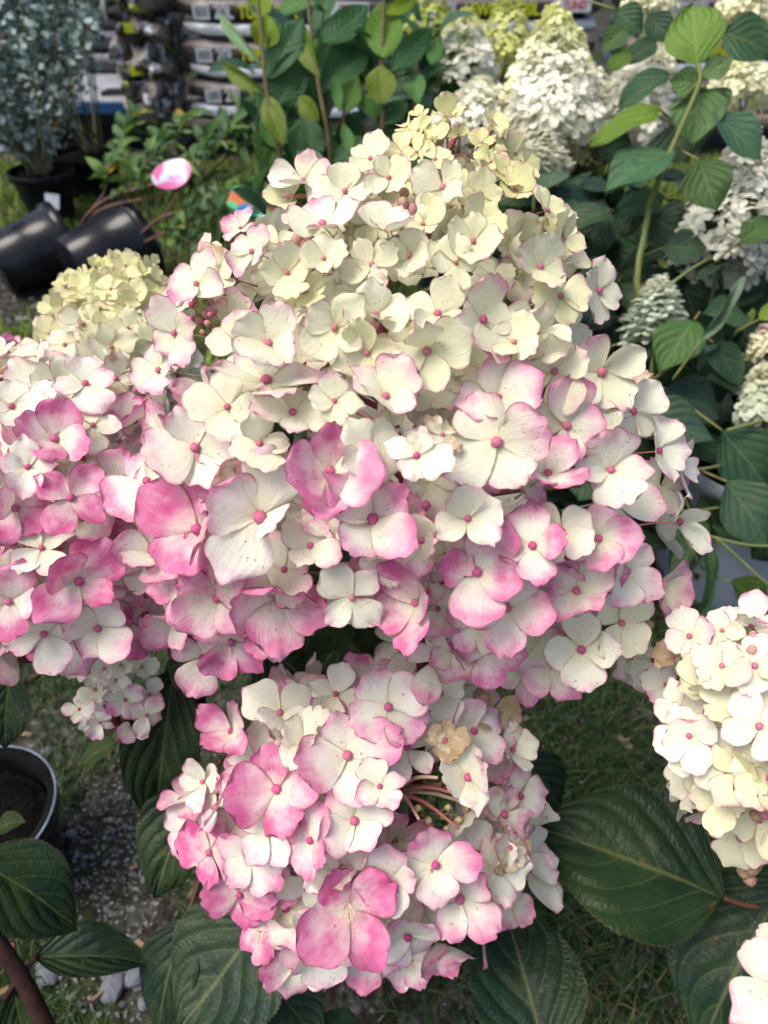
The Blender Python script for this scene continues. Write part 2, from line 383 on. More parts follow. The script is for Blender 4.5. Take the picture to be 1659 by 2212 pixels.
MAGENTA = (0.58, 0.055, 0.24)
def floret(parent, pos, nrm, roll, r, pink, green=0.0, brown=0.0, axis_pt=None, centre=True, spread=None, nsep=4, rg=random):
    """a floret with its sepals, middle bud and stalk as sub-parts"""
    xh = RIGHT * math.cos(roll) + UP * math.sin(roll)
    W = frame(pos, nrm, xh); fl = part_empty('floret', parent, W)
    openness = rg.uniform(-4, 30) if spread is None else spread
    odd = rg.random() < 0.35; oddk = rg.randrange(nsep); par = rg.randrange(2)
    for k in range(nsep):
        tilt = R(openness + rg.uniform(-9, 9))
        if odd and k == oddk: tilt += R(rg.uniform(18, 52))
        s = r * rg.uniform(0.88, 1.10) * (1.07 if (k + par) % 2 else 0.93)
        ang = k * 2 * math.pi / nsep + rg.uniform(-0.16, 0.16)
        p = min(1.0, max(0.0, pink + rg.uniform(-0.17, 0.17))); bw = brown + rg.uniform(-0.1, 0.1)
        lm = Matrix.Rotation(ang, 4, 'Z') @ Matrix.Translation((0.035 * r, 0, (0.02 if (k + par) % 2 else -0.012) * r)) @ Matrix.Rotation(-tilt, 4, 'Y') @ Matrix.Rotation(R(rg.uniform(-12, 12)), 4, 'X') @ Matrix.Diagonal((s, s * rg.uniform(0.9, 1.12), s, 1))
        me = rg.choice(CRUM) if (bw > 0.45 and rg.random() < 0.7) else SEP[rg.randrange(24)][0]
        put('sepal', me, fl, W @ lm, (p, max(0, min(1, green + rg.uniform(-.08, .08))), max(0, bw)))
    if centre:
        cc = Vector(MAGENTA).lerp(Vector((0.72, 0.30, 0.36)), rg.uniform(0, 0.45)).lerp(Vector((0.60, 0.52, 0.16)), 0.35 * green)
        put('flower_centre', CENTRE, fl, W @ Matrix.Translation((0, 0, 0.07 * r)) @ Matrix.Scale(0.098 * r * rg.uniform(.9, 1.15), 4), tuple(cc))
    if axis_pt is not None:
        dv = pos - axis_pt; ln = min(dv.length * 0.75, r * 1.5)
        dirv = (dv.normalized() * 0.8 + nrm.normalized() * 0.5).normalized()
        put('pedicel', PEDICEL, fl, frame(pos, dirv, xh, (0.9 * r, 0.9 * r, ln)), (0.74, 0.66, 0.46) if rg.random() < 0.75 else (0.55, 0.22, 0.18))
    return fl

class Bloom:
    """a flower head: an outline seen from the front, with a real bulge towards and away from us"""
    def __init__(s, name, table, d0, bulge, label, d_top=None, base=None, group='hydrangea flower heads on their stems'):
        s.t = table; s.d0 = d0; s.d_top = d_top if d_top else d0; s.bulge = bulge
        s.y0, s.y1 = table[0][0], table[-1][0]; s.mw = max((b - a) / 2 for _, a, b in table)
        s.spots = []; s.holes = []
        c = s.axis((s.y0 + s.y1) / 2)
        s.root = thing(name, base if base is not None else s.axis(s.y1), label, 'flower head', group)
    def lr(s, y):
        y = min(max(y, s.y0), s.y1); t = s.t
        for i in range(len(t) - 1):
            if y <= t[i + 1][0]:
                k = (y - t[i][0]) / (t[i + 1][0] - t[i][0]); return t[i][1] + (t[i + 1][1] - t[i][1]) * k, t[i][2] + (t[i + 1][2] - t[i][2]) * k
        return t[-1][1], t[-1][2]
    def ad(s, y): k = (y - s.y0) / (s.y1 - s.y0); return s.d_top + (s.d0 - s.d_top) * min(max(k, 0), 1)
    def axis(s, y):
        a, b = s.lr(y); return pt((a + b) / 2, y, s.ad(y))
    def off(s, x, y):
        a, b = s.lr(y); hw = (b - a) / 2; q = (x - (a + b) / 2) / hw
        # rounded towards the bottom too
        k = (y - s.y0) / (s.y1 - s.y0); endr = math.sqrt(max(0.0, 1 - max(0, (k - 0.62) / 0.40) ** 2))
        return s.bulge * (hw / s.mw) * math.sqrt(max(0.0, 1 - q * q)) * (0.25 + 0.75 * endr)
    def surf(s, x, y, deep=0.0, back=False):
        o = s.off(x, y) - deep
        return pt(x, y, s.ad(y) + (o if back else -o))
    def normal(s, x, y):
        e = 12.0
        a = s.surf(x + e, y) - s.surf(x - e, y); b = s.surf(x, y - e) - s.surf(x, y + e)
        n = a.cross(b).normalized(); c = pt(x, y, 1) - CAM
        return n if n.dot(c) < 0 else -n
    def add(s, x, y, rpx, pink, green=0.0, tilt=None, roll=None, brown=0.0, deep=0.0, spread=None, centre=True, lift=0.0, nsep=4, wild=0.25):
        p = s.surf(x, y, deep - lift); d = (p - CAM).dot(FWD); r = rpx / F * d
        view = (CAM - p).normalized()
        if tilt is None: n = (s.normal(x, y) * 0.9 + view * 0.5 + Vector((rnd(-wild, wild), rnd(-wild, wild), rnd(-wild * .6, wild)))).normalized()
        else: n = (view + RIGHT * tilt[0] + UP * tilt[1]).normalized()
        s.spots.append((x, y, rpx))
        return floret(s.root, p, n, rnd(0, 1.57) if roll is None else R(roll), r, pink, green, brown, s.axis(min(y + 60, s.y1)), centre, spread, nsep)
    def hole(s, x, y): return any(((x - h[0]) / h[2]) ** 2 + ((y - h[1]) / h[3]) ** 2 < 1 for h in s.holes)
    def fill(s, n, rfun, pfun, gfun, gap=0.75, deep=(0.004, 0.02), brown=0.0, tries=4000):
        done = 0
        for _ in range(tries):
            if done >= n: break
            y = rnd(s.y0, s.y1); a, b = s.lr(y); x = rnd(a, b); r = rfun(x, y) * rnd(0.85, 1.1)
            if s.hole(x, y): continue
            if any((x - q[0]) ** 2 + (y - q[1]) ** 2 < (gap * min(r, q[2])) ** 2 for q in s.spots): continue
            s.add(x, y, r, pfun(x, y), gfun(x, y), wild=0.85, centre=random.random() < 0.55, deep=rnd(*deep), brown=(rnd(0.3, 0.6) if random.random() < brown else 0.0)); done += 1
    def inner(s, n, rfun, pfun, gfun, k=0.55):
        """the florets deep inside and on the far side: one mesh each"""
        for i in range(n):
            y = rnd(s.y0 + 0.08 * (s.y1 - s.y0), s.y1 - 0.10 * (s.y1 - s.y0)); a, b = s.lr(y); c = (a + b) / 2; back = i % 2 == 0
            x = c + (rnd(a, b) - c) * (0.93 if back else 0.80)
            if s.hole(x, y): continue
            o = s.off(x, y); p = pt(x, y, s.ad(y) + (o * rnd(0.5, 0.95) if back else -o * rnd(k - 0.25, k)))
            d = (p - CAM).dot(FWD); nrm = ((p - s.axis(y)).normalized() + Vector((rnd(-.4, .4), rnd(-.4, .4), rnd(-.2, .5)))).normalized()
            put('floret', random.choice(JOINED), s.root, frame(p, nrm, Vector((rnd(-1, 1), rnd(-1, 1), rnd(-1, 1))), rfun(x, y) / F * d), (pfun(x, y) * 0.7, gfun(x, y), 0.1))
    def stalks(s, n, colr=(0.36, 0.06, 0.07), r=0.0022):
        """the middle stalk and the side branches"""
        ys = [s.y1 - 8 + 0 * s.y0, s.y0 + 0.66 * (s.y1 - s.y0), s.y0 + 0.33 * (s.y1 - s.y0), s.y0 + 25]
        tube('stalk', [s.axis(y) for y in ys], r * 1.7, r * 0.6, s.root, colr)
        for i in range(n):
            y = s.y0 + (0.12 + 0.80 * (i + 0.5) / n) * (s.y1 - s.y0); a, b = s.lr(y); c = (a + b) / 2; hw = (b - a) / 2
            q = rnd(-0.72, 0.72); x = c + q * hw; yy = y - 0.06 * (s.y1 - s.y0)
            tgt = s.surf(x, max(yy, s.y0 + 5), 0.022, back=(i % 4 == 3)); st = s.axis(y)
            mid = (st + tgt) / 2 + Vector((0, 0, 0.006))
            tube('branch', [st, mid, tgt], r, r * 0.5, s.root, tuple(Vector(colr).lerp(Vector((0.60, 0.42, 0.28)), rnd(0, 0.55))), m=3)
    def buds(s, x, y, n, rad, size, colr, deep=0.0, stalk=True):
        for _ in range(n):
            a = rnd(0, 6.28); q = rad * math.sqrt(random.random()); bx, by = x + q * math.cos(a), y + q * math.sin(a)
            p = s.surf(bx, by, deep + rnd(-0.004, 0.008)); d = (p - CAM).dot(FWD); sz = size / F * d * rnd(0.7, 1.15)
            c = Vector(colr).lerp(Vector((0.50, 0.50, 0.14)), rnd(0, 0.5))
            nrm = (s.normal(bx, by) + UP * 0.6).normalized()
            b = put('bud', BUD, s.root, frame(p, nrm, RIGHT, sz), tuple(c))
            if stalk: put('bud_stalk', PEDICEL, b, frame(p, nrm, RIGHT, (sz * 5, sz * 5, sz * rnd(3.5, 6))), tuple(Vector((0.45, 0.13, 0.10)).lerp(Vector((0.6, 0.5, 0.3)), random.random())))

# ------------------------------------------------------------------ leaves
def leaf_mesh(name, mat, Wd=0.30, nu=10, nv=22, serr=0.0, fold=0.25, arch=0.15, peak=0.42, tipw=1.0, wave=0.02, seed=0, nser=26, quilt=0.0):
    """a leaf of length 1 from its stalk along x; z is its upper face"""
    rg = random.Random(seed); vs_, uv = [], []; ph = rg.uniform(0, 6)
    for a in range(nv + 1):
        v = a / nv
        if v < peak: hw = Wd * math.sin(math.pi / 2 * v / peak) ** 0.78
        else: hw = Wd * math.cos(math.pi / 2 * ((v - peak) / (1 - peak)) ** 1.15) ** (0.95 * tipw)
        hw = max(hw, 0.004)
        if serr: hw *= 1 + serr * ((v * nser) % 1.0 - 0.5) * (1 if 0.06 < v < 0.97 else 0)
        for b in range(nu + 1):
            u = -1 + 2 * b / nu; y = u * hw
            z = fold * abs(y) - arch * (v - 0.35) ** 2 * 1.6 + wave * math.sin(ph + 7 * v + 2 * u) * abs(u) + 0.03 * mnoise.noise(Vector((v * 2.4 + seed * 9, u * 1.4, 1)))
            if quilt: z += quilt * math.sin(2 * math.pi * (v - 0.62 * abs(u) ** 1.35) * 4.6 + math.pi) * min(1, abs(u) * 4) * (1 - abs(u) ** 4)
            vs_.append((v - 0.07 * u * u * hw, y, z)); uv.append((b / nu, v))
    fs = [(a * (nu + 1) + b, (a + 1) * (nu + 1) + b, (a + 1) * (nu + 1) + b + 1, a * (nu + 1) + b + 1) for a in range(nv) for b in range(nu)]
    return mesh(name, vs_, fs, MT[mat], uv)
def put_leaf(parent, me, base, tip, up, wscale, color, name='leaf'):
    x = tip - base; L = x.length; x.normalize(); z = (up - x * up.dot(x)).normalized(); y = z.cross(x)
    W = Matrix.Translation(base) @ Matrix((x, y, z)).transposed().to_4x4() @ Matrix.Diagonal((L, L * wscale, L, 1))
    return put(name, me, parent, W, color)
FLEAF = [leaf_mesh('leaf', 'leaf', 0.30, 12, 64, 0.055, fold, arch, 0.42, 1.0, 0.03, 40 + i, 31, 0.0034) for i, (fold, arch) in enumerate([(0.3, 0.12), (0.15, 0.25), (0.45, 0.2), (0.2, 0.05)])]
BLEAF = [leaf_mesh('leaf', 'leaf', 0.34, 6, 16, 0.0, rnd(0.1, 0.5), rnd(0.0, 0.35), 0.42, 1.0, 0.05, 60 + i) for i in range(6)]
LLEAF = [leaf_mesh('leaf', 'laurel', 0.26, 6, 18, 0.0, f, a, 0.5, 0.8, 0.03, 80 + i) for i, (f, a) in enumerate([(0.2, 0.1), (0.4, 0.2), (0.1, -0.1), (0.3, 0.3)])]
SLEAF = [leaf_mesh('leaf', 'small_leaf', 0.24, 4, 12, 0.0, rnd(0.2, 0.7), rnd(0.1, 0.9), 0.4, 1.0, 0.05, 90 + i) for i in range(6)]
random.seed(11)
# ------------------------------------------------------------------ ground
def build_ground():
    xs = np.concatenate([np.linspace(-60, -3, 8), np.linspace(-2.6, 2.6, 70), np.linspace(3, 60, 8)])
    ys = np.concatenate([np.linspace(-20, -0.6, 5), np.linspace(-0.4, 4.6, 70), np.linspace(5, 120, 8)])
    vs_ = [(x, y, 0.012 * mnoise.noise(Vector((x * 2.3, y * 2.3, 0))) + 0.006 * mnoise.noise(Vector((x * 9, y * 9, 4)))) for y in ys for x in xs]
    n = len(xs); fs = [(j * n + i, j * n + i + 1, (j + 1) * n + i + 1, (j + 1) * n + i) for j in range(len(ys) - 1) for i in range(n - 1)]
    tag(put('ground', mesh('ground', vs_, fs, MT['ground'])), 'worn ground of soil, gravel and moss under the plants', None, None, 'structure')
build_ground()
def gz(x, y): return 0.012 * mnoise.noise(Vector((x * 2.3, y * 2.3, 0))) + 0.006 * mnoise.noise(Vector((x * 9, y * 9, 4)))
GC = gp(270, 1850); GC2 = gp(60, 640); GC3 = gp(330, 2080)
def gravel_amt(x, y):
    a = math.exp(-(((x - GC.x) / 0.085) ** 2 + ((y - GC.y) / 0.15) ** 2)); b = math.exp(-(((x - GC2.x) / 0.35) ** 2 + ((y - GC2.y) / 0.22) ** 2))
    c = 0.45 * math.exp(-(((x - GC3.x) / 0.10) ** 2 + ((y - GC3.y) / 0.10) ** 2))
    return max(a, b, c) + 0.35 * mnoise.noise(Vector((x * 9, y * 9, 2)))
def blades(name, n, xr, yr, hmin, hmax, wid, lean, mat, label, keep):
    vs_, fs = [], []
    for _ in range(n):
        x, y = rnd(*xr), rnd(*yr)
        if not keep(x, y): continue
        h = rnd(hmin, hmax); a = rnd(0, 6.28); le = rnd(0.2, lean) * h; w_ = wid * rnd(0.6, 1.2); z = gz(x, y) - 0.002
        dx, dy = math.cos(a), math.sin(a); px, py = -dy * w_, dx * w_; o = len(vs_); k = rnd(0.2, 0.5)
        vs_ += [(x - px, y - py, z), (x + px, y + py, z), (x - px * .8 + dx * le * k, y - py * .8 + dy * le * k, z + h * .6), (x + px * .8 + dx * le * k, y + py * .8 + dy * le * k, z + h * .6), (x + dx * le, y + dy * le, z + h * rnd(0.6, 1.0))]
        fs += [(o, o + 1, o + 3, o + 2), (o + 2, o + 3, o + 4)]
    tag(put(name, mesh(name, vs_, fs, MT[mat])), label, 'grass', None, 'stuff')
def patch(x, y, s=6): return mnoise.noise(Vector((x * s, y * s, 7)))
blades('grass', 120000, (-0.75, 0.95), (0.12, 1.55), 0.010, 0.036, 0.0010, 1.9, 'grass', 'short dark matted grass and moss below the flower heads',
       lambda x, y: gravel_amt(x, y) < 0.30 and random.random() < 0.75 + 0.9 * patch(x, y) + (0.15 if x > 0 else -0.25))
blades('lawn', 36000, (-2.6, 1.8), (1.5, 3.9), 0.025, 0.07, 0.0022, 1.2, 'lawn', 'green lawn with sunlight in its colour behind the plant pots',
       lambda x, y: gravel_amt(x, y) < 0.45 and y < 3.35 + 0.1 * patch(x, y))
def pebbles(name, n, xr, yr, smin, smax, mat, label, keep, flat=0.65, cat='gravel'):
    vs_, fs = [], []
    ico = bmesh.new(); bmesh.ops.create_icosphere(ico, subdivisions=1, radius=1); iv = [v.co.copy() for v in ico.verts]; if_ = [tuple(v.index for v in f.verts) for f in ico.faces]; ico.free()
    for _ in range(n):
        x, y = rnd(*xr), rnd(*yr)
        if not keep(x, y): continue
        s = smin + (smax - smin) * random.random() ** 2.2; q = Quaternion((rnd(-1, 1), rnd(-1, 1), rnd(-1, 1)), rnd(0, 6)); o = len(vs_); z = gz(x, y) + s * 0.25
        sc_ = Vector((rnd(.7, 1.3), rnd(.6, 1.0), rnd(.45, .8)))
        for v in iv:
            p = Vector((v.x * sc_.x, v.y * sc_.y, v.z * sc_.z)) * s * rnd(0.85, 1.15); p = q @ p; vs_.append((x + p.x, y + p.y, z + p.z * flat))
        fs += [tuple(o + i for i in f) for f in if_]
    tag(put(name, mesh(name, vs_, fs, MT[mat], smooth=False)), label, cat, None, 'stuff')
pebbles('gravel', 42000, (-0.62, 0.30), (0.12, 1.1), 0.0012, 0.0046, 'gravel', 'small grey gravel chips scattered over the bare ground', lambda x, y: random.random() < 0.06 + 1.1 * max(0, gravel_amt(x, y)))
pebbles('gravel', 2200, (-1.9, -0.5), (1.3, 2.5), 0.004, 0.012, 'gravel', 'grey gravel on the ground beside the tipped black pots', lambda x, y: gravel_amt(x, y) > 0.3)
def litter(n):
    vs_, fs = [], []
    for _ in range(n):
        x, y = rnd(-0.6, 0.7), rnd(0.15, 1.2); a = rnd(0, 6.28); L = rnd(0.004, 0.013); w_ = L * rnd(0.15, 0.4); z = gz(x, y) + 0.006; t = 0.004
        c, s = math.cos(a), math.sin(a); o = len(vs_)
        for dz in (0, t):
            for (p, q) in ((-L, -w_), (L, -w_ * .6), (L * .9, w_), (-L * .8, w_ * .8)): vs_.append((x + p * c - q * s, y + p * s + q * c, z + dz + rnd(-.002, .003)))
        fs += [tuple(o + i for i in f) for f in ((3, 2, 1, 0), (4, 5, 6, 7), (0, 1, 5, 4), (1, 2, 6, 5), (2, 3, 7, 6), (3, 0, 4, 7))]
    tag(put('plant_litter', mesh('plant_litter', vs_, fs, MT['litter'], smooth=False)), 'brown wood chips and dead leaf bits strewn on the ground', 'litter', None, 'stuff')
litter(170)
# bigger stones one can pick out
def stone_mesh(i):
    b = bmesh.new(); bmesh.ops.create_icosphere(b, subdivisions=2, radius=1)
    for v in b.verts:
        v.co *= 1 + 0.35 * mnoise.noise(v.co * 1.1 + Vector((i * 5, 0, 0))); v.co.z *= 0.6; v.co.y *= 0.8
    me = bpy.data.meshes.new('stone'); b.to_mesh(me); b.free(); me.materials.append(MT['stone']); return me
ST = [stone_mesh(i) for i in range(4)]
for i, (x, y, s) in enumerate([(245, 2140, 0.015), (290, 2118, 0.012), (105, 2110, 0.014), (262, 2105, 0.008), (380, 1740, 0.009), (100, 1625, 0.009), (90, 1650, 0.006), (155, 1805, 0.007), (310, 2170, 0.007), (232, 2112, 0.007), (395, 1560, 0.008), (420, 1585, 0.006)]):
    p = gp(x, y); 
    tag(put('stone', ST[i % 4], None, Matrix.Translation((p.x, p.y, gz(p.x, p.y) + s * 0.35)) @ Matrix.Rotation(rnd(0, 6), 4, 'Z') @ Matrix.Scale(s, 4)),
        'largest pale grey stone lying on the mossy ground' if i == 0 else ['', 'pale stone touching the largest stone', 'grey stone by the brown branch on the mossy ground', 'tiny pale stone just behind the largest stone', 'grey stone beside the dark hanging leaf', 'pale stone next to the rim of the soil-filled pot', 'tiny stone close to the soil-filled pot', 'grey stone among the fine gravel chips', 'tiny grey stone beside the large quilted leaf', 'small pale stone on the moss before the largest stone', 'pale stone near the thin dark red stem', 'tiny stone near the thin dark red stem'][i], 'stone', 'loose stones on the ground')

random.seed(12)
# ------------------------------------------------------------------ bags of soil, pallet and trolley
def bag_material(name, base, dark, bands):
    """bands: (z from, z to, colour) mixed into the film colour"""
    m, nt = M(name); g = N(nt); tc = g.n('ShaderNodeTexCoord').outputs['Object']; oi = g.n('ShaderNodeObjectInfo')
    rv = g.vmath('ADD', tc, g.comb(g.math('MULTIPLY', oi.outputs['Random'], 31.0), 0.0, 0.0))
    sx = g.n('ShaderNodeSeparateXYZ'); g.l(tc, sx.inputs[0])
    n1 = g.noise(rv, 7.0, 4); n2 = g.noise(rv, 26.0, 4, 0.6)
    c = g.mix(g.smooth(n1, 0.35, 0.65), base, dark)
    zz = g.math('ADD', sx.outputs[2], g.math('MULTIPLY_ADD', n1, 0.016, -0.008))
    for (a, b, cc) in bands:
        k = g.math('MULTIPLY', g.smooth(zz, a, a + 0.003), g.smooth(zz, b + 0.003, b)); c = g.mix(k, c, cc)
    g.out(g.bsdf(c, 0.36, 0.5, g.bump(n2, 0.7, 0.012))); return m
MT['bag_brown'] = bag_material('brown_bag', (0.30, 0.25, 0.24), (0.19, 0.16, 0.155), [(-0.06, 0.012, (0.07, 0.056, 0.05))])
MT['bag_stripe'] = bag_material('striped_bag', (0.09, 0.08, 0.082), (0.045, 0.04, 0.044), [(-0.016, 0.020, (0.60, 0.64, 0.70))])  # pale band paints the shine of the top edge into the colour
def bag_end_material():
    m, nt = M('crumpled_bag'); g = N(nt); tc = g.n('ShaderNodeTexCoord').outputs['Object']; oi = g.n('ShaderNodeObjectInfo')
    rv = g.vmath('ADD', tc, g.comb(0.0, g.math('MULTIPLY', oi.outputs['Random'], 31.0), 0.0)); n1 = g.noise(rv, 13.0, 3); n2 = g.noise(rv, 30.0, 4)
    sp = g.n('ShaderNodeSeparateColor'); g.l(g.noise(rv, 16.0, 2, 0.5, 1), sp.inputs[0])
    c = g.mix(g.smooth(n1, 0.42, 0.55), (0.03, 0.026, 0.026), (0.24, 0.20, 0.18)); c = g.mix(g.smooth(sp.outputs[0], 0.58, 0.62), c, (0.55, 0.60, 0.62)); c = g.mix(g.smooth(sp.outputs[1], 0.64, 0.67), c, (0.34, 0.34, 0.03))
    g.out(g.bsdf(c, 0.34, 0.5, g.bump(n2, 0.8, 0.02))); return m
MT['bag_end'] = bag_end_material()
MT['bag_dark'] = bag_material('dark_bag', (0.09, 0.085, 0.10), (0.045, 0.042, 0.052), [(0.012, 0.020, (0.22, 0.24, 0.30)), (0.026, 0.032, (0.20, 0.22, 0.28))])
def flat(name, c, rough=0.5): return simple(name, c, tuple(k * 0.75 for k in c), 30.0, rough, 0.4)
MT['white_print'] = flat('white_print', (0.66, 0.70, 0.74)); MT['yellow_print'] = flat('yellow_print', (0.62, 0.66, 0.02)); MT['grey_print'] = flat('grey_print', (0.60, 0.64, 0.68))
MT['ink'] = flat('ink', (0.10, 0.12, 0.15)); MT['orange_print'] = flat('orange_print', (0.70, 0.14, 0.04)); MT['green_print'] = flat('green_print', (0.14, 0.30, 0.03)); MT['red_print'] = flat('red_print', (0.55, 0.05, 0.05))
def bag_mesh(name, L, D, T, mat, seed, crumple=0.012):
    nx, ny, nz = 22, 8, 8; b = bmesh.new(); bmesh.ops.create_cube(b, size=2)
    bmesh.ops.subdivide_edges(b, edges=b.edges[:], cuts=6, use_grid_fill=True)
    for v in b.verts:
        x, y, z = v.co
        k = (1 - 0.30 * abs(x) ** 5) ; kz = (1 - 0.30 * abs(x) ** 6) * (1 - 0.16 * abs(y) ** 7); ky = 1 - 0.10 * abs(z) ** 3
        p = Vector((x * L / 2 * (1 - 0.05 * abs(z) ** 4), y * D / 2 * k * ky, z * T / 2 * kz))
        q = p * 11 + Vector((seed * 3.3, 0, 0))
        p += Vector((mnoise.noise(q), mnoise.noise(q + Vector((9, 0, 0))), mnoise.noise(q + Vector((0, 9, 0))))) * crumple * (0.35 + abs(x) ** 3)
        v.co = p
    me = bpy.data.meshes.new(name); b.to_mesh(me); b.free(); me.polygons.foreach_set('use_smooth', [True] * len(me.polygons)); me.materials.append(MT[mat]); return me
_txt = {}
def text_mesh(s, size):
    if (s, size) not in _txt:
        cu = bpy.data.curves.new('t', 'FONT'); cu.body = s; cu.size = size; cu.align_x = 'LEFT'; cu.extrude = 0.0008; cu.offset = size * 0.03
        o = bpy.data.objects.new('t', cu); col.objects.link(o); dg = bpy.context.evaluated_depsgraph_get()
        me = bpy.data.meshes.new_from_object(o.evaluated_get(dg)); bpy.data.objects.remove(o); _txt[(s, size)] = me
    return _txt[(s, size)]
def lettering(name, s, size, parent, W, mat, xs=1.0):
    me = text_mesh(s, size).copy(); me.materials.clear(); me.materials.append(MT[mat])
    return put(name, me, parent, W @ Matrix.Rotation(R(90), 4, 'X') @ Matrix.Diagonal((xs, 1, 1, 1)))
def plate(name, w_, h_, parent, W, mat, t=0.0012):
    vs_ = [(sx * w_ / 2, sy, sz * h_ / 2) for sy in (-t, t) for (sx, sz) in ((-1, -1), (1, -1), (1, 1), (-1, 1))]
    fs = [(0, 1, 2, 3), (7, 6, 5, 4), (0, 4, 5, 1), (1, 5, 6, 2), (2, 6, 7, 3), (3, 7, 4, 0)]
    return put(name, mesh(name, vs_, fs, MT[mat], smooth=False), parent, W)
BAGA = [bag_mesh('bag', 0.80, 0.42, 0.086, 'bag_brown', i) for i in range(3)]
BAGB = [bag_mesh('bag', 0.79, 0.42, 0.074, 'bag_stripe', 10 + i) for i in range(3)]
BAGE = [bag_mesh('bag', 0.42, 0.40, 0.095, 'bag_end', 20 + i, 0.05) for i in range(5)]
BAGD = [bag_mesh('bag', 0.62, 0.40, 0.100, 'bag_dark', 30 + i) for i in range(3)]
words = ['lowest', 'second lowest', 'third', 'fourth', 'fifth', 'sixth', 'seventh', 'eighth', 'ninth', 'tenth']
def pallet(cx, cy, w_, d_, label):
    t = thing('pallet', (cx, cy, 0), label, 'pallet', 'wooden pallets under the bags')
    for k in range(6): plate('deck_board', w_, 0.02, t, Matrix.Translation((cx, cy - d_ / 2 + (k + .5) * d_ / 6, 0.134)), 'wood', d_ / 14)
    for k in range(3): plate('runner', 0.09, 0.115, t, Matrix.Translation((cx - w_ / 2 + 0.06 + k * (w_ - 0.12) / 2, cy, 0.064)), 'wood', d_ / 2)
MT['wood'] = simple('weathered_wood', (0.16, 0.13, 0.10), (0.28, 0.24, 0.19), 25.0, 0.85, 0.2, 0.4)
def bag_stack(x0, yf, z0, rows, rot, name, place, text, tx=0.0):
    """pairs of bags: a brown one with print, and a dark one whose shiny edge is painted as a pale stripe"""
    Rz = Matrix.Rotation(rot, 4, 'Z'); z = z0
    for i in range(rows):
        A = i % 2 == 1; me = random.choice(BAGA if A else BAGB); th = 0.077 if A else 0.063
        W = Matrix.Translation((x0, yf, z + th / 2)) @ Rz @ Matrix.Translation((0.40 + rnd(-.015, .015), 0.21, 0))
        o = put(name, me, None, W)
        tag(o, f'{"brown plastic soil bag printed 20L" if A else "dark plastic soil bag with shiny edge painted as pale stripe"}, {words[i]} in the {place}', 'soil bag', 'bags of potting soil in stacks')
        if A:
            f = W @ Matrix.Translation((tx, -0.2168, -0.008))
            lb = plate('barcode_label', 0.062, 0.048, o, f @ Matrix.Translation((-0.285, 0, 0)), 'white_print')
            for k in range(9): plate('barcode_bar', rnd(0.0015, 0.0035), 0.030, lb, f @ Matrix.Translation((-0.308 + k * 0.0056, -0.0014, 0.002)), 'ink', 0.0008)
            lettering('lettering', '20L', 0.062, o, f @ Matrix.Translation((-0.238, 0.0, -0.019)), 'grey_print', 0.8)
            lettering('lettering', text, 0.058, o, f @ Matrix.Translation((-0.145, 0.0, -0.018)), 'yellow_print', 0.82)
            if i == rows - 1 or i == 5:
                wl = plate('white_label', 0.15, 0.046, o, f @ Matrix.Translation((0.27, 0, 0.012)), 'white_print')
                lettering('lettering', 'TUND', 0.038, wl, f @ Matrix.Translation((0.235, -0.0016, 0.0)), 'red_print', 0.85)
        z += th
xs0 = -0.955
pallet(-0.30, 3.62, 1.35, 0.46, 'weathered wooden pallet under the stack of 20L soil bags')
bag_stack(-0.80, 3.38, 0.146, 10, R(-3), 'soil_bag', 'stack beside the trolley', 'TUNDRARY')
pallet(0.95, 3.66, 1.9, 0.46, 'weathered wooden pallet behind the white hydrangeas')
bag_stack(0.06, 3.42, 0.146, 10, R(4), 'soil_bag', 'stack behind the leafy shrub', 'LEWISON 20L')
bag_stack(0.98, 3.40, 0.146, 10, R(9), 'soil_bag', 'stack behind the white hydrangeas', 'TUNDRARY', 0.02)
# bags laid end-on at the corner of the stack
zz = 0.146
for i in range(10):
    me = BAGE[i % 5]; W = Matrix.Translation((-0.945 + rnd(-.025, .025), 3.57 + rnd(-.02, .02), zz + 0.036)) @ Matrix.Rotation(R(82 + rnd(-14, 14)), 4, 'Z') @ Matrix.Rotation(R(rnd(-7, 7)), 4, 'X') @ Matrix.Diagonal((1, 0.55, 0.95, 1))
    o = put('soil_bag', me, None, W)
    tag(o, f'crumpled end of a soil bag laid crosswise, {words[i]} in the corner pile', 'soil bag', 'bags of potting soil in stacks')
    if i % 2 == 0:
        plate('printed_patch', 0.055, 0.034, o, Matrix.Translation((-0.975 + rnd(-.02, .02), 3.362, zz + 0.045)) @ Matrix.Rotation(rnd(-.15, .15), 4, 'Y'), 'yellow_print')
        plate('printed_patch', 0.03, 0.045, o, Matrix.Translation((-0.905, 3.364, zz + 0.04)) @ Matrix.Rotation(rnd(-.2, .2), 4, 'Y'), 'grey_print')
    zz += 0.070
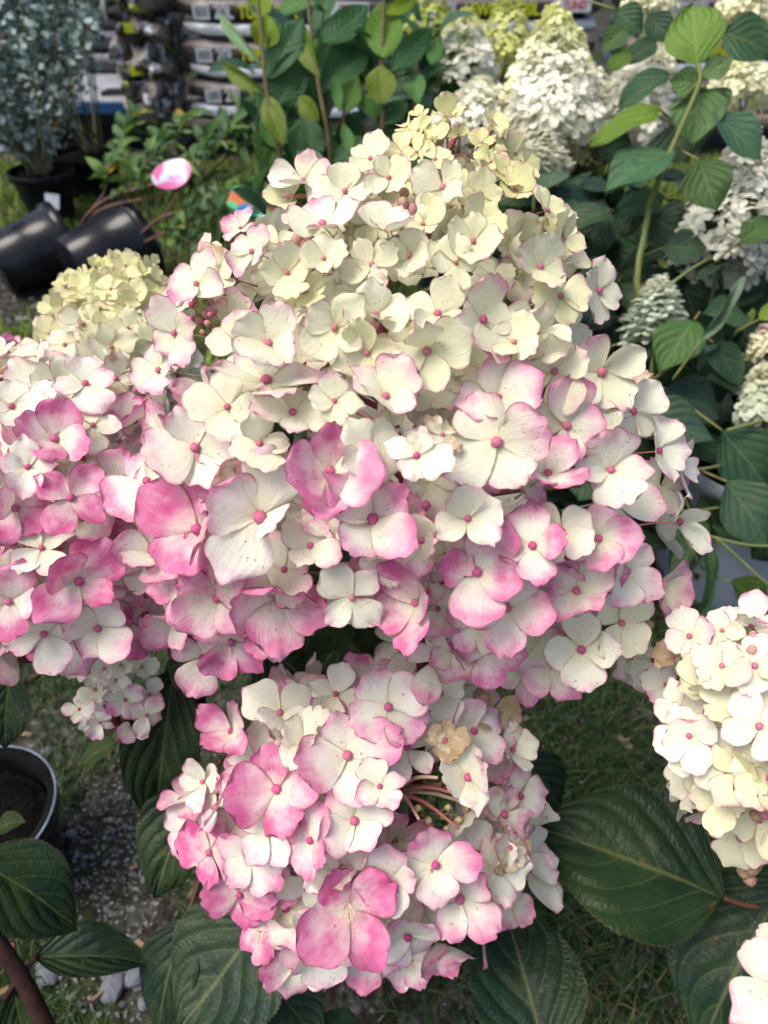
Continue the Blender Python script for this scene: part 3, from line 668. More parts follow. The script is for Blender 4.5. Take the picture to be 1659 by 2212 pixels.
# trolley with a grey deck and a blue edge, bags on it
MT['deck'] = simple('trolley_deck', (0.25, 0.26, 0.29), (0.36, 0.37, 0.40), 12.0, 0.5, 0.4); MT['blue_paint'] = simple('blue_paint', (0.010, 0.055, 0.17), (0.014, 0.075, 0.21), 12.0, 0.4, 0.4)
MT['rubber'] = simple('rubber', (0.012, 0.012, 0.013), (0.03, 0.03, 0.03), 40.0, 0.8, 0.3)
tr = thing('trolley', (-1.9, 3.8, 0), 'flat trolley with grey deck and blue edge carrying dark bags', 'trolley')
def boxm(name, x0, x1, y0, y1, z0, z1, parent, mat, bev=0.004):
    b = bmesh.new(); bmesh.ops.create_cube(b, size=1)
    for v in b.verts: v.co = Vector((v.co.x * (x1 - x0), v.co.y * (y1 - y0), v.co.z * (z1 - z0)))
    bmesh.ops.bevel(b, geom=b.edges[:], offset=bev, segments=2, affect='EDGES')
    me = bpy.data.meshes.new(name); b.to_mesh(me); b.free(); me.materials.append(MT[mat])
    return put(name, me, parent, Matrix.Translation(((x0 + x1) / 2, (y0 + y1) / 2, (z0 + z1) / 2)))
boxm('deck', -2.75, -1.00, 3.50, 4.55, 0.175, 0.195, tr, 'deck')
boxm('edge_rail', -2.76, -0.995, 3.478, 3.497, 0.150, 0.192, tr, 'blue_paint'); boxm('edge_rail', -0.996, -0.976, 3.50, 4.55, 0.150, 0.192, tr, 'blue_paint')
hv, hf, hu = tube_data(smooth_path([(-1.20, 3.60, 0.198), (-1.17, 3.60, 0.210), (-1.10, 3.60, 0.210), (-1.07, 3.60, 0.198)], 4), [0.012] * 13, 8)
put('handle', mesh('handle', hv, hf, MT['rubber']), tr)
for wx in (-1.61, -1.12, -2.6):
    for wy in (3.56, 4.4):
        vs_, fs = lathe([(0.0, -0.022), (0.055, -0.022), (0.075, -0.020), (0.085, -0.008), (0.085, 0.008), (0.075, 0.020), (0.055, 0.022), (0.0, 0.022)], 28)
        wh = put('wheel', mesh('wheel', vs_, fs, MT['rubber']), tr, Matrix.Translation((wx, wy, 0.088)) @ Matrix.Rotation(R(90), 4, 'Y'))
        vs_, fs = lathe([(0.0, -0.026), (0.045, -0.026), (0.047, 0.026), (0.0, 0.026)], 20)
        put('hub', mesh('hub', vs_, fs, MT['deck']), wh, Matrix.Translation((wx, wy, 0.088)) @ Matrix.Rotation(R(90), 4, 'Y'))
        boxm('wheel_fork', wx - 0.032, wx - 0.026, wy - 0.02, wy + 0.02, 0.08, 0.177, tr, 'rubber', 0.001); boxm('wheel_fork', wx + 0.026, wx + 0.032, wy - 0.02, wy + 0.02, 0.08, 0.177, tr, 'rubber', 0.001)
for cx, c_ in ((-1.36, 'near the trolley corner'), (-2.02, 'on the trolley middle'), (-2.64, 'on the trolley far end')):
    zz = 0.196
    for i in range(6):
        o = put('soil_bag', BAGD[i % 3], None, Matrix.Translation((cx + rnd(-.02, .02), 4.26, zz + 0.045)) @ Matrix.Rotation(rnd(-.03, .03), 4, 'Z'))
        tag(o, f'dark orange-printed soil bag, {words[i]} in pile {c_}', 'soil bag', 'bags of potting soil in stacks')
        W = Matrix.Translation((cx, 4.049, zz + 0.04))
        plate('printed_patch', 0.075, 0.040, o, W @ Matrix.Translation((0.235, 0, 0.004)), 'orange_print')
        for k in range(6): plate('printed_patch', rnd(.012, .022), 0.020, o, W @ Matrix.Translation((-0.05 - k * 0.026, -0.002, -0.004)), 'green_print')
        zz += 0.090

# ------------------------------------------------------------------ pots
def pot_prof(Rt, Rb, h, rim=0.007, lip=0.028, wall=0.003):
    return [(0.0, 0.0), (Rb - 0.004, 0.0), (Rb, 0.004), (Rb + (Rt - Rb) * 0.42, h * 0.42), (Rb + (Rt - Rb) * 0.46, h * 0.46), (Rt - rim * .4, h - lip - 0.004), (Rt + rim * 0.4, h - lip), (Rt + rim, h - lip + 0.003), (Rt + rim + 0.002, h - 0.003), (Rt + rim, h), (Rt - wall + rim * .4, h), (Rt - wall, h - 0.012), (Rb + (Rt - Rb) * 0.5, h * 0.5), (Rb - wall, wall), (0.0, wall)]
def pot(name, W, Rt, Rb, h, label, soil=0.8, mat='pot', rim=False, cat='plant pot', group='nursery pots'):
    t = bpy.data.objects.new(name, None); link(t, None, W); tag(t, label, cat, group)
    pr = pot_prof(Rt, Rb, h); vs_, fs = lathe(pr[:10], 48); put('pot_wall', mesh('pot_wall', vs_, fs, MT[mat]), t, W); vs_, fs = lathe(pr[9:], 48); put('pot_inside', mesh('pot_inside', vs_, fs, MT['pot_inner']), t, W)
    if soil:
        z = h * soil; r = Rb + (Rt - Rb) * soil - 0.005; vs_, fs = lathe([(0.0, z + 0.006), (r * .4, z + 0.004), (r * .8, z), (r, z - 0.004)], 36)
        vs_ = [(x, y, zz_ + 0.008 * mnoise.noise(Vector((x * 40, y * 40, 1)))) for x, y, zz_ in vs_]
        put('soil', mesh('soil', vs_, fs, MT['soil']), t, W)
    if rim:
        vs_, fs = lathe([(Rt + 0.0075, h + 0.0005), (Rt + 0.0096, h + 0.001), (Rt + 0.010, h + 0.002), (Rt + 0.0075, h + 0.002), (Rt + 0.0075, h + 0.0005)], 48); put('rim', mesh('rim', vs_, fs, MT['rim_pale']), t, W)
    return t
def lying(px, py, az, Rt, Rb, h, roll=0.0):
    """pot on its side: its axis points along azimuth az, resting on the ground under pixel px, py"""
    c = gp(px, py); tap = math.atan2(Rt - Rb, h); d = Vector((math.cos(az), math.sin(az), math.tan(tap))).normalized()
    base = Vector((c.x, c.y, 0)) - Vector((math.cos(az), math.sin(az), 0)) * h * 0.5; base.z = Rb * math.cos(tap) + 0.006
    return frame(base, d, Vector((0, 0, 1)))
POT1 = lying(92, 620, R(38), 0.105, 0.078, 0.20); POT2 = lying(250, 628, R(42), 0.112, 0.084, 0.215)
pot('plant_pot', POT1, 0.105, 0.078, 0.20, 'empty-looking black plastic pot tipped on its side, farther from the leafy fallen shrub', 0.85)
pot('plant_pot', POT2, 0.112, 0.084, 0.215, 'black plastic pot tipped over with the fallen shrub growing from it', 0.85)
pe = gp(118, 478); pot('plant_pot', Matrix.Translation((pe.x, pe.y, 0.004)), 0.098, 0.072, 0.165, 'upright black pot holding the blue-grey eucalyptus on the bright lawn', 0.9)
pe2 = gp(205, 425); pot('plant_pot', Matrix.Translation((pe2.x, pe2.y, 0.004)), 0.115, 0.09, 0.15, 'upright black pot behind the tipped pots with sparse grey shrub', 0.9)
pl = pt(-42, 1765, 0.80); pot('plant_pot', Matrix.Translation((pl.x, pl.y, 0.01)), 0.070, 0.058, pl.z, 'black pot of dark soil with pale rim on the gravel', 0.84, rim=True)
pw = gp(1590, 1330); pot('plant_pot', Matrix.Translation((pw.x + 0.02, pw.y + 0.10, 0.004)), 0.15, 0.12, 0.26, 'pale blue-grey pot under the white hydrangea leaves', 0.85, mat='pale_pot')

# white tag stuck in the eucalyptus pot
tg = thing('plant_tag', (pe.x + 0.05, pe.y - 0.115, 0.12), 'small white plant tag hanging on the eucalyptus pot', 'plant tag')
plate('tag_card', 0.045, 0.045, tg, Matrix.Translation((pe.x + 0.055, pe.y - 0.105, 0.10)) @ Matrix.Rotation(R(8), 4, 'Y') @ Matrix.Rotation(R(-20), 4, 'X'), 'white_print')

random.seed(13)
# ------------------------------------------------------------------ eucalyptus
def eucalyptus(root, n_st, h, spread, nleaf, leafsize, label, crown_from=0.12):
    t = thing('eucalyptus', root, label, 'shrub', 'grey shrubs in black pots')
    root = Vector(root); vs_, fs = [], []
    for i in range(n_st):
        a = rnd(0, 6.28); sp = spread * math.sqrt(random.random()); tip = root + Vector((sp * math.cos(a), sp * math.sin(a), h * rnd(0.75, 1.05)))
        mid = root.lerp(tip, 0.5) + Vector((rnd(-.03, .03), rnd(-.03, .03), 0)) + Vector((math.cos(a), math.sin(a), 0)) * sp * 0.22
        ctrl = [root + Vector((rnd(-.03, .03), rnd(-.03, .03), 0)), mid, tip]
        tube('stem', ctrl, 0.004, 0.0014, t, (0.22, 0.21, 0.11), 'bark', 5, 6); ps = smooth_path(ctrl, 14)
        for k in range(nleaf // n_st):
            q = crown_from + (1 - crown_from) * random.random() ** 0.8; j = min(int(q * (len(ps) - 1)), len(ps) - 2); p = ps[j].lerp(ps[j + 1], random.random())
            off = Vector((rnd(-1, 1), rnd(-1, 1), rnd(-.4, 1))); p = p + off.normalized() * rnd(0.0, 0.07) * (0.6 + q * 0.6)
            s = leafsize * rnd(0.6, 1.25); x = Vector((rnd(-1, 1), rnd(-1, 1), rnd(-.2, 1))).normalized(); y = x.orthogonal().normalized(); y = Quaternion(x, rnd(0, 6.28)) @ y; nn = x.cross(y); o = len(vs_)
            vs_ += [p, p + x * s * .45 + y * s * .42 + nn * s * .1, p + x * s * .85 + y * s * .3, p + x * s, p + x * s * .85 - y * s * .3, p + x * s * .45 - y * s * .42 + nn * s * .1]
            fs += [(o, o + 1, o + 2, o + 3), (o, o + 3, o + 4, o + 5)]
    lv = put('foliage', mesh('foliage', [v - root for v in vs_], fs, MT['euc'], smooth=False), t, Matrix.Translation(root)); lv['kind'] = 'stuff'
eucalyptus((pe.x, pe.y, 0.15), 34, 0.82, 0.40, 5200, 0.025, 'bushy blue-grey eucalyptus with small round leaves on the lawn')
eucalyptus((pe2.x + 0.02, pe2.y + 0.05, 0.13), 16, 0.78, 0.30, 1100, 0.024, 'sparser blue-grey eucalyptus standing behind the bushier one', 0.35)

random.seed(14)
# ------------------------------------------------------------------ fallen shrub with small leaves
GREENS = [(0.09, 0.18, 0.07), (0.15, 0.24, 0.12), (0.06, 0.13, 0.06), (0.18, 0.29, 0.08)]
sh = thing('fallen_shrub', pt(190, 490, 2.05), 'green leafy shrub with bare brown twigs sprawling from a tipped pot', 'shrub')
twigs = [([(160, 520, 2.25), (185, 470, 2.15), (240, 425, 2.05), (340, 395, 1.9), (450, 330, 1.85), (545, 260, 1.8)], 0.006),
         ([(165, 515, 2.25), (215, 455, 2.1), (330, 425, 1.95), (430, 400, 1.9), (540, 400, 1.85), (610, 360, 1.8)], 0.005),
         ([(163, 518, 2.25), (190, 465, 2.15), (225, 415, 2.1), (235, 360, 2.05), (265, 300, 2.1), (290, 255, 2.1)], 0.004),
         ([(200, 500, 2.2), (265, 440, 2.05), (300, 370, 1.95), (370, 300, 1.95), (410, 250, 2.0)], 0.0035),
         ([(290, 520, 2.1), (350, 470, 1.9), (450, 440, 1.85), (560, 385, 1.8), (640, 330, 1.75)], 0.005),
         ([(300, 530, 2.1), (360, 500, 1.88), (430, 480, 1.85), (520, 480, 1.8)], 0.004),
         ([(350, 470, 1.9), (420, 370, 1.85), (480, 300, 1.8), (520, 240, 1.8)], 0.003),
         ([(430, 400, 1.9), (500, 330, 1.85), (560, 290, 1.8), (600, 240, 1.78)], 0.003),
         ([(300, 420, 1.95), (330, 350, 1.95), (345, 290, 1.95)], 0.003), ([(400, 420, 1.9), (420, 350, 1.88), (470, 270, 1.86)], 0.003),
         ([(450, 440, 1.85), (490, 420, 1.8), (540, 440, 1.76), (590, 430, 1.75)], 0.003), ([(360, 500, 1.88), (400, 520, 1.85), (470, 530, 1.82)], 0.003),
         ([(540, 400, 1.85), (620, 400, 1.8), (690, 370, 1.75)], 0.003), ([(560, 300, 1.8), (620, 290, 1.8), (680, 300, 1.78)], 0.003)]
for ctrl, r in twigs:
    P3 = [pt(*c) for c in ctrl]; tube('branch', P3, r, r * 0.40, sh, (0.16, 0.09, 0.07), 'bark', 6, 5); ps = smooth_path(P3, 8)
    n = len(ps); start = int(n * (0.45 if len(ctrl) > 5 else 0.34 if len(ctrl) > 3 else 0.10))
    for j in range(start, n):
        for sgn in (-1, 1):
            if random.random() < 0.30: continue
            p = ps[j]; t = (ps[min(j + 1, n - 1)] - ps[j - 1]).normalized(); side = t.cross(Vector((rnd(-.5, .5), rnd(-.5, .5), 1))).normalized() * sgn
            L = rnd(0.045, 0.078); dirv = (side * 0.8 + t * 0.55 + Vector((0, 0, rnd(-.15, .55)))).normalized()
            c = random.choice(GREENS)
            if random.random() < 0.03: c = (0.40, 0.26, 0.02)
            put_leaf(sh, random.choice(SLEAF), p, p + dirv * L, (Vector((rnd(-.5, .5), rnd(-.7, .2), 1))), rnd(0.62, 0.95), c)
# picture tag in the shrub, and a second coloured one below
def picture_tag_material(name, cols, scale):
    m, nt = M(name); g = N(nt); tc = g.n('ShaderNodeTexCoord').outputs['Object']
    n1 = g.noise(tc, scale, 2, 0.4); c = cols[0]
    for i, k in enumerate(cols[1:]): c = g.mix(g.smooth(g.noise(g.vmath('ADD', tc, (i * 3.1, i * 1.7, 0)), scale, 1, 0.3), 0.50, 0.56), c, k)
    g.out(g.bsdf(c, 0.3, 0.5)); return m
MT['tag_pink'] = picture_tag_material('pink_tag', [(0.55, 0.62, 0.74), (0.60, 0.20, 0.45), (0.52, 0.50, 0.62), (0.62, 0.10, 0.30)], 26.0)
MT['tag_mix'] = picture_tag_material('mixed_tag', [(0.60, 0.20, 0.08), (0.02, 0.22, 0.55), (0.10, 0.55, 0.25), (0.55, 0.28, 0.20)], 16.0)
def oval_tag(name, x, y, d, a, b, roll, tilt, mat, label, square=False):
    n = 28; vs_, fs = [], []
    for z in (-0.0006, 0.0006):
        vs_.append((0, 0, z))
        for k in range(n):
            q = 2 * math.pi * k / n; c, s = math.cos(q), math.sin(q)
            if square: m_ = max(abs(c), abs(s)); c, s = c / m_, s / m_
            vs_.append((a * c, b * s, z + 0.006 * c * c))
    for k in range(n):
        k2 = (k + 1) % n; fs += [(0, 1 + k2, 1 + k), (n + 1, n + 2 + k, n + 2 + k2), (1 + k, 1 + k2, n + 2 + k2, n + 2 + k)]
    p = pt(x, y, d); view = (CAM - p).normalized(); nrm = (view + RIGHT * tilt[0] + UP * tilt[1]).normalized()
    o = put(name, mesh(name, vs_, fs, MT[mat], smooth=False), None, frame(p, nrm, RIGHT * math.cos(roll) + UP * math.sin(roll))); tag(o, label, 'plant tag')
oval_tag('plant_tag', 371, 377, 1.70, 0.046, 0.034, R(28), (-0.2, 0.5), 'tag_pink', 'glossy oval picture tag with pink flower print caught in the fallen shrub')
oval_tag('plant_tag', 545, 440, 1.62, 0.050, 0.030, R(-14), (0, 0.7), 'tag_mix', 'orange, blue and green picture tag lying under the fallen shrub', True)

random.seed(15)
# ------------------------------------------------------------------ upright shrub with long glossy leaves
lr = thing('laurel_shrub', gp(760, 560), 'tall green shrub with long glossy leaves in front of the soil bags', 'shrub')
LD = 1.30
for ctrl in ([(555, -60, 1.28), (563, 60, 1.28), (577, 204, 1.28), (613, 364, 1.32), (680, 600, 1.55)], [(660, -60, 1.3), (664, 0, 1.3), (686, 171, 1.3), (715, 345, 1.33), (730, 600, 1.55)],
             [(832, -60, 1.3), (829, 0, 1.3), (826, 138, 1.3), (826, 284, 1.33), (800, 600, 1.55)], [(905, 80, 1.38), (897, 200, 1.38), (885, 330, 1.4), (830, 600, 1.58)], [(745, 170, 1.36), (742, 300, 1.38), (750, 600, 1.58)]):
    P3 = [pt(*c) for c in ctrl]; P3.append(Vector((P3[-1].x * 0.6 + lr.location.x * 0.4, P3[-1].y, 0.0))); tube('stem', P3, 0.0024, 0.006, lr, (0.13, 0.10, 0.045), 'bark', 6, 5)
YG, DG, MG, OL, LT = (0.20, 0.30, 0.02), (0.040, 0.115, 0.045), (0.075, 0.19, 0.045), (0.14, 0.20, 0.025), (0.22, 0.36, 0.18)
for (bx, by, tx, ty, wd, c, dz, tl) in [(566, 142, 461, 22, 22, LT, 0, (-.6, .3)), (563, 104, 582, 36, 60, YG, 0, (0, .2)), (560, 45, 562, -22, 48, YG, .01, (0, .2)), (580, 172, 652, 32, 66, DG, 0.01, (-.3, .1)), (575, 200, 460, 132, 30, OL, -.01, (0, -.3)),
        (598, 232, 656, 108, 72, DG, 0.03, (.1, .2)), (690, 165, 638, 45, 42, OL, -.01, (-.5, 0)), (692, 96, 794, 18, 58, DG, 0.0, (.1, .5)), (697, 195, 798, 72, 74, DG, 0.02, (.1, .3)), (828, 130, 831, 10, 76, (0.11, 0.22, 0.03), -.01, (0, .1)),
        (826, 226, 819, 138, 62, (0.14, 0.20, 0.02), -.01, (0, -.1)), (840, 158, 932, 62, 48, DG, 0, (.3, .3)), (826, 32, 905, -4, 28, YG, 0, (0, .2)), (613, 312, 570, 200, 46, OL, -.02, (0, -.2)), (690, 262, 640, 205, 36, OL, -.01, (0, -.2)),
        (735, 242, 724, 163, 24, MG, 0, (-.3, .1)), (746, 244, 772, 168, 38, (0.10, 0.20, 0.04), 0, (.1, .1)), (905, 222, 888, 152, 44, MG, 0, (0, .1)), (930, 142, 948, 84, 32, MG, 0, (0, 0)), (612, 320, 560, 262, 38, MG, .02, (0, .3)),
        (700, 330, 652, 250, 40, DG, .02, (0, .3)), (760, 330, 742, 270, 26, MG, -.02, (0, .2)), (718, 350, 790, 300, 44, DG, .03, (0, .5)), (640, 330, 700, 350, 44, (0.13, 0.20, 0.16), -.02, (0, 1.0)), (826, 270, 880, 215, 40, DG, .02, (0, .4)), (826, 250, 770, 205, 40, MG, .04, (0, .4))]:
    b = pt(bx, by, LD + dz); t = pt(tx, ty, LD + dz + rnd(-.02, .03)); L = (t - b).length; ww = wd / F * LD / (2 * 0.26) / L
    put_leaf(lr, LLEAF[int(abs(bx + ty)) % 4], b, t, (CAM - b).normalized() + RIGHT * tl[0] + UP * tl[1], ww * 1.08, c)
for i in range(210):
    x, y = rnd(540, 950), rnd(150, 470) if i % 3 else rnd(30, 330); d = LD + rnd(0.06, 0.36); b = pt(x, y, d); L = rnd(0.06, 0.10)
    dirv = Vector((rnd(-1, 1), rnd(-.6, .4), rnd(0, 1.2))).normalized()
    put_leaf(lr, random.choice(LLEAF), b, b + dirv * L, Vector((rnd(-.4, .4), rnd(-.8, .1), 1)), rnd(0.85, 1.15), random.choice([DG, DG, MG, (0.05, 0.11, 0.07), (0.08, 0.15, 0.11)]))

random.seed(16)
# ------------------------------------------------------------------ white hydrangea bushes
def white_floret(i):
    rg = random.Random(300 + i); vs_, fs = [], []
    for k in range(4):
        o = len(vs_); a = k * math.pi / 2 + rg.uniform(-.2, .2); c, s = math.cos(a), math.sin(a); z1, z2, wq = rg.uniform(.05, .3), rg.uniform(-.1, .4), rg.uniform(.36, .5)
        for (x, y, z) in ((0.03, 0, 0), (0.45, -wq * .85, z1), (0.5, 0, z1 * .6), (0.45, wq * .85, z1), (0.85, -wq * .75, z2), (0.95, 0, z2 * .8), (0.85, wq * .75, z2)): vs_.append((x * c - y * s, x * s + y * c, z))
        fs += [tuple(o + j for j in f) for f in ((0, 1, 2), (0, 2, 3), (1, 4, 5, 2), (2, 5, 6, 3))]
    return mesh('floret', vs_, fs, MT['white_floret'])
WF = [white_floret(i) for i in range(6)]
def white_head(bush, x, y, d, wpx, hpx, lean, n, white, tipc, rad, label, spike=False):
    """a cone-shaped head: x, y its middle, wpx by hpx its size in the picture"""
    tip = pt(x + lean * hpx * .5, y - hpx / 2, d); base = pt(x - lean * hpx * .5, y + hpx / 2, d); ax = (tip - base); Hh = ax.length; ax.normalize(); Rr = wpx / 2 / F * d * 0.9
    c0 = base; e1 = ax.orthogonal().normalized(); e2 = ax.cross(e1)
    hd = part_empty('flower_head', bush, Matrix.Translation(base)); hd['label'] = label
    tube('stalk', [base - ax * 0.05, base.lerp(tip, 0.5), base.lerp(tip, 0.85)], 0.003, 0.001, hd, (0.12, 0.16, 0.05), 'stalk', 5, 3)
    n = int(n * 1.5)
    for i in range(n):
        q = (i + 0.5) / n; t = 1 - (1 - q) ** 0.68; t = min(1.0, max(0.0, t)); a = i * 2.39996 + rnd(-.3, .3)
        rr = Rr * (1 - t ** 1.7) ** 0.75 * (0.72 + 0.28 * min(1, t / 0.12)) * (0.76 + 0.48 * (mnoise.noise(Vector((math.cos(a) * 1.8, math.sin(a) * 1.8, t * 5 + x))) * 0.5 + 0.5)) * rnd(0.80, 1.08)
        o = e1 * math.cos(a) + e2 * math.sin(a); p = base + ax * (t * Hh) + o * rr; nrm = (o * (1 - t * .7) + ax * (0.15 + t) + Vector((rnd(-.7, .7), rnd(-.7, .7), rnd(-.3, .6)))).normalized()
        if spike: nrm = (nrm + ax * 1.2).normalized()
        k = min(1, max(0, (t - 0.45) / 0.5 + rnd(-.15, .15))); cc = tuple(Vector(white).lerp(Vector(tipc), k))
        put('floret', WF[i % 6], hd, frame(p, nrm, Vector((rnd(-1, 1), rnd(-1, 1), rnd(-1, 1))), rad * 1.0 * (1 - 0.30 * t) * rnd(0.85, 1.15)), cc)
    return base
WH, CR, GT, LM = (0.93, 0.92, 0.76), (0.90, 0.87, 0.60), (0.74, 0.76, 0.27), (0.55, 0.62, 0.14)
def bush(x, y, z_label):
    g_ = gp(x, y); return thing('hydrangea_bush', (g_.x, g_.y, 0), z_label, 'bush', 'white hydrangea bushes')
def stem_to(b, p, bend=0.05, r=0.0035, c=(0.10, 0.13, 0.05)):
    q = b.location; mid = p.lerp(q, 0.45); mid.z += bend; tube('stem', [p, mid, Vector((q.x + rnd(-.05, .05), q.y + rnd(-.05, .05), 0.0))], r, r * 1.7, b, c, 'stalk', 6, 6)
bA = bush(1000, 640, 'hydrangea bush with narrow lime-tipped flower heads close to the soil bags')
for a in ((925, 28, 1.62, 120, 130, 0.0, 110, LM, LM, 0.012, 'lime green flower head'), (1003, 108, 1.45, 150, 175, 0.02, 150, WH, GT, 0.016, 'white flower head with lime tip'), (1096, 55, 1.60, 120, 170, 0.05, 130, GT, LM, 0.012, 'lime green flower head, narrow'), (965, 150, 1.5, 90, 100, 0, 70, CR, GT, 0.014, None)):
    stem_to(bA, white_head(bA, *a[:10], a[10] or 'small cream flower head'), 0.05)
bB = bush(1230, 800, 'white hydrangea bush with the broadest cream cone-shaped flower heads')
for a in ((1195, 165, 1.15, 225, 300, 0.02, 260, WH, GT, 0.0165, 'tall white flower head with cream top', False), (1035, 245, 1.22, 190, 150, 0.15, 130, WH, CR, 0.016, 'broad white flower head leaning over', False), (1160, 315, 1.12, 130, 140, 0.05, 110, WH, WH, 0.016, 'small bright white flower head', True),
          (1265, 200, 1.22, 130, 180, -0.3, 130, WH, GT, 0.015, 'cream flower head leaning sideways', False), (1392, 190, 1.20, 170, 210, 0.55, 180, WH, CR, 0.015, 'slanting cream flower head', False), (1120, 215, 1.22, 130, 130, 0.2, 90, CR, GT, 0.015, 'cream flower head half hidden', False), (1250, 330, 1.2, 110, 90, 0, 60, (0.45, 0.42, 0.22), (0.4, 0.3, 0.15), 0.012, 'dull faded flower head', False)):
    stem_to(bB, white_head(bB, *a), 0.05)
bC = bush(1560, 1020, 'white hydrangea bush with bright upright leafy shoot beside the pale pot')
for a in ((1590, 430, 1.02, 230, 300, 0.25, 230, WH, WH, 0.0155, 'large white flower head hanging among dark leaves', False), (1420, 672, 0.98, 135, 150, 0.1, 100, (0.62, 0.70, 0.56), WH, 0.016, 'pale pointed flower head low in the leaves', True), (1650, 850, 0.95, 110, 130, 0, 90, (0.66, 0.70, 0.52), CR, 0.014, 'pale flower head at the leafy edge', False),
          (1600, 175, 1.25, 150, 110, 0, 90, CR, GT, 0.014, 'cream flower head behind large leaf', False), (1610, 20, 1.3, 150, 90, 0, 90, CR, GT, 0.014, 'cream flower head above large leaf', False), (1400, 10, 1.4, 130, 60, 0, 60, CR, WH, 0.014, 'pale flower head near the bags', False), (1655, 735, 1.0, 60, 60, 0, 40, CR, (0.7, 0.5, 0.5), 0.014, 'small pale flower head', False)):
    stem_to(bC, white_head(bC, *a), 0.05)
DK, DK2, BR, GR = (0.026, 0.062, 0.034), (0.020, 0.050, 0.040), (0.13, 0.23, 0.035), (0.055, 0.11, 0.060)
def bleaf(b, bx, by, tx, ty, wd, c, d=1.0, tl=(0, 0.4), petiole=True, dt=0.0):
    p, q = pt(bx, by, d), pt(tx, ty, d + dt); L = (q - p).length; ww = wd / F * d / 0.68 / L
    put_leaf(b, BLEAF[int(abs(bx * 3 + ty)) % 6], p, q, (CAM - p).normalized() + RIGHT * tl[0] + UP * tl[1], ww * 1.1, c)
    if petiole:
        e = p - (q - p).normalized() * rnd(0.02, 0.045) - Vector((0, 0, rnd(0.0, 0.02))) + FWD * 0.02; tube('leaf_stalk', [p, (p + e) / 2, e], 0.0014, 0.0018, b, (0.20, 0.20, 0.06), 'stalk', 5, 2)
tube('stem', [pt(*c) for c in ((1506, 137, .92), (1511, 179, .92), (1466, 287, .93), (1419, 400, .95), (1398, 476, .97), (1400, 700, 1.02))] + [Vector((bC.location.x, bC.location.y, 0.2))], 0.0028, 0.005, bC, (0.17, 0.21, 0.06), 'stalk', 7, 5)
for a in ((1506, 140, 1494, 2, 112, BR, .92, (0, .1)), (1518, 168, 1586, 118, 44, (0.14, 0.22, 0.08), .92, (.2, .3)), (1505, 182, 1448, 172, 56, (0.10, 0.19, 0.06), .93, (-.2, .2)), (1510, 190, 1500, 308, 104, (0.085, 0.17, 0.055), .94, (0, -.1)), (1525, 192, 1545, 262, 80, (0.09, 0.17, 0.07), .95, (.2, .2)),
          (1425, 236, 1272, 308, 76, (0.12, 0.20, 0.02), .95, (-.3, .8)), (1452, 322, 1305, 410, 112, (0.045, 0.12, 0.055), .94, (-.2, .9)), (1510, 345, 1548, 455, 96, (0.05, 0.10, 0.03), .92, (.2, -.1)), (1545, 245, 1648, 345, 84, (0.05, 0.12, 0.07), .93, (.3, .7)), (1562, 70, 1672, 110, 110, (0.035, 0.085, 0.04), .98, (.2, .6)),
          (1445, 160, 1336, 232, 76, (0.035, 0.09, 0.04), 1.0, (-.1, .9)), (1312, 452, 1212, 498, 80, DK, 1.0, (-.1, 1.0)), (1455, 268, 1480, 350, 130, DK, 1.02, (0, .6)), (1500, 690, 1425, 800, 100, (0.05, 0.12, 0.03), .93, (0, .6)), (1440, 840, 1560, 900, 120, (0.025, 0.055, 0.045), .97, (0, .9)),
          (1372, 888, 1556, 955, 88, (0.045, 0.085, 0.06), .93, (-.1, .8)), (1560, 930, 1670, 1060, 125, (0.022, 0.065, 0.035), .93, (.1, .6)), (1570, 1040, 1670, 1180, 115, (0.05, 0.10, 0.06), .92, (0, .7)), (1515, 735, 1607, 598, 26, (0.13, 0.20, 0.12), .90, (.5, 0)), (1540, 740, 1600, 830, 70, (0.03, 0.07, 0.04), .93, (.2, .6)),
          (1470, 780, 1560, 745, 40, (0.10, 0.15, 0.14), .93, (0, 1.4)), (1580, 1255, 1680, 1330, 80, (0.035, 0.07, 0.008), .95, (0, .8)), (1500, 1160, 1450, 1290, 46, (0.03, 0.07, 0.03), .97, (-.9, .2)), (1530, 1175, 1520, 1340, 36, (0.03, 0.08, 0.03), .95, (.8, .2)), (1350, 60, 1300, 110, 50, (0.05, 0.11, 0.03), 1.1, (0, .4)),
          (1330, 20, 1390, 70, 60, (0.035, 0.09, 0.04), 1.1, (0, .4)), (1420, 90, 1350, 130, 50, DK, 1.1, (0, .5)), (1400, 30, 1450, 90, 55, DK, 1.1, (0, .5)), (1365, 110, 1310, 150, 40, (0.08, 0.15, 0.02), 1.1, (0, .4)), (1600, 520, 1680, 470, 60, (0.05, 0.11, 0.03), .95, (.2, .6)), (1640, 690, 1700, 660, 40, (0.16, 0.24, 0.02), .9, (0, .5))):
    bleaf(bC, *a)
for ctrl in ([(1430, 1010, .9), (1500, 1015, .9), (1560, 1005, .92)], [(1440, 1110, .9), (1510, 1150, .9), (1600, 1175, .9), (1670, 1180, .9)], [(1400, 1090, .92), (1480, 1105, .92), (1560, 1095, .93)], [(1545, 1160, .9), (1600, 1210, .9), (1665, 1270, .9)], [(1570, 930, .92), (1640, 910, .92), (1680, 900, .92)], [(1460, 1100, .9), (1490, 1180, .9), (1520, 1230, .93)], [(1440, 620, .98), (1530, 560, .98), (1600, 560, 1.0)]):
    tube('leaf_stalk', [pt(*c) for c in ctrl], 0.0022, 0.0016, bC, (0.19, 0.23, 0.07), 'stalk', 6, 4)
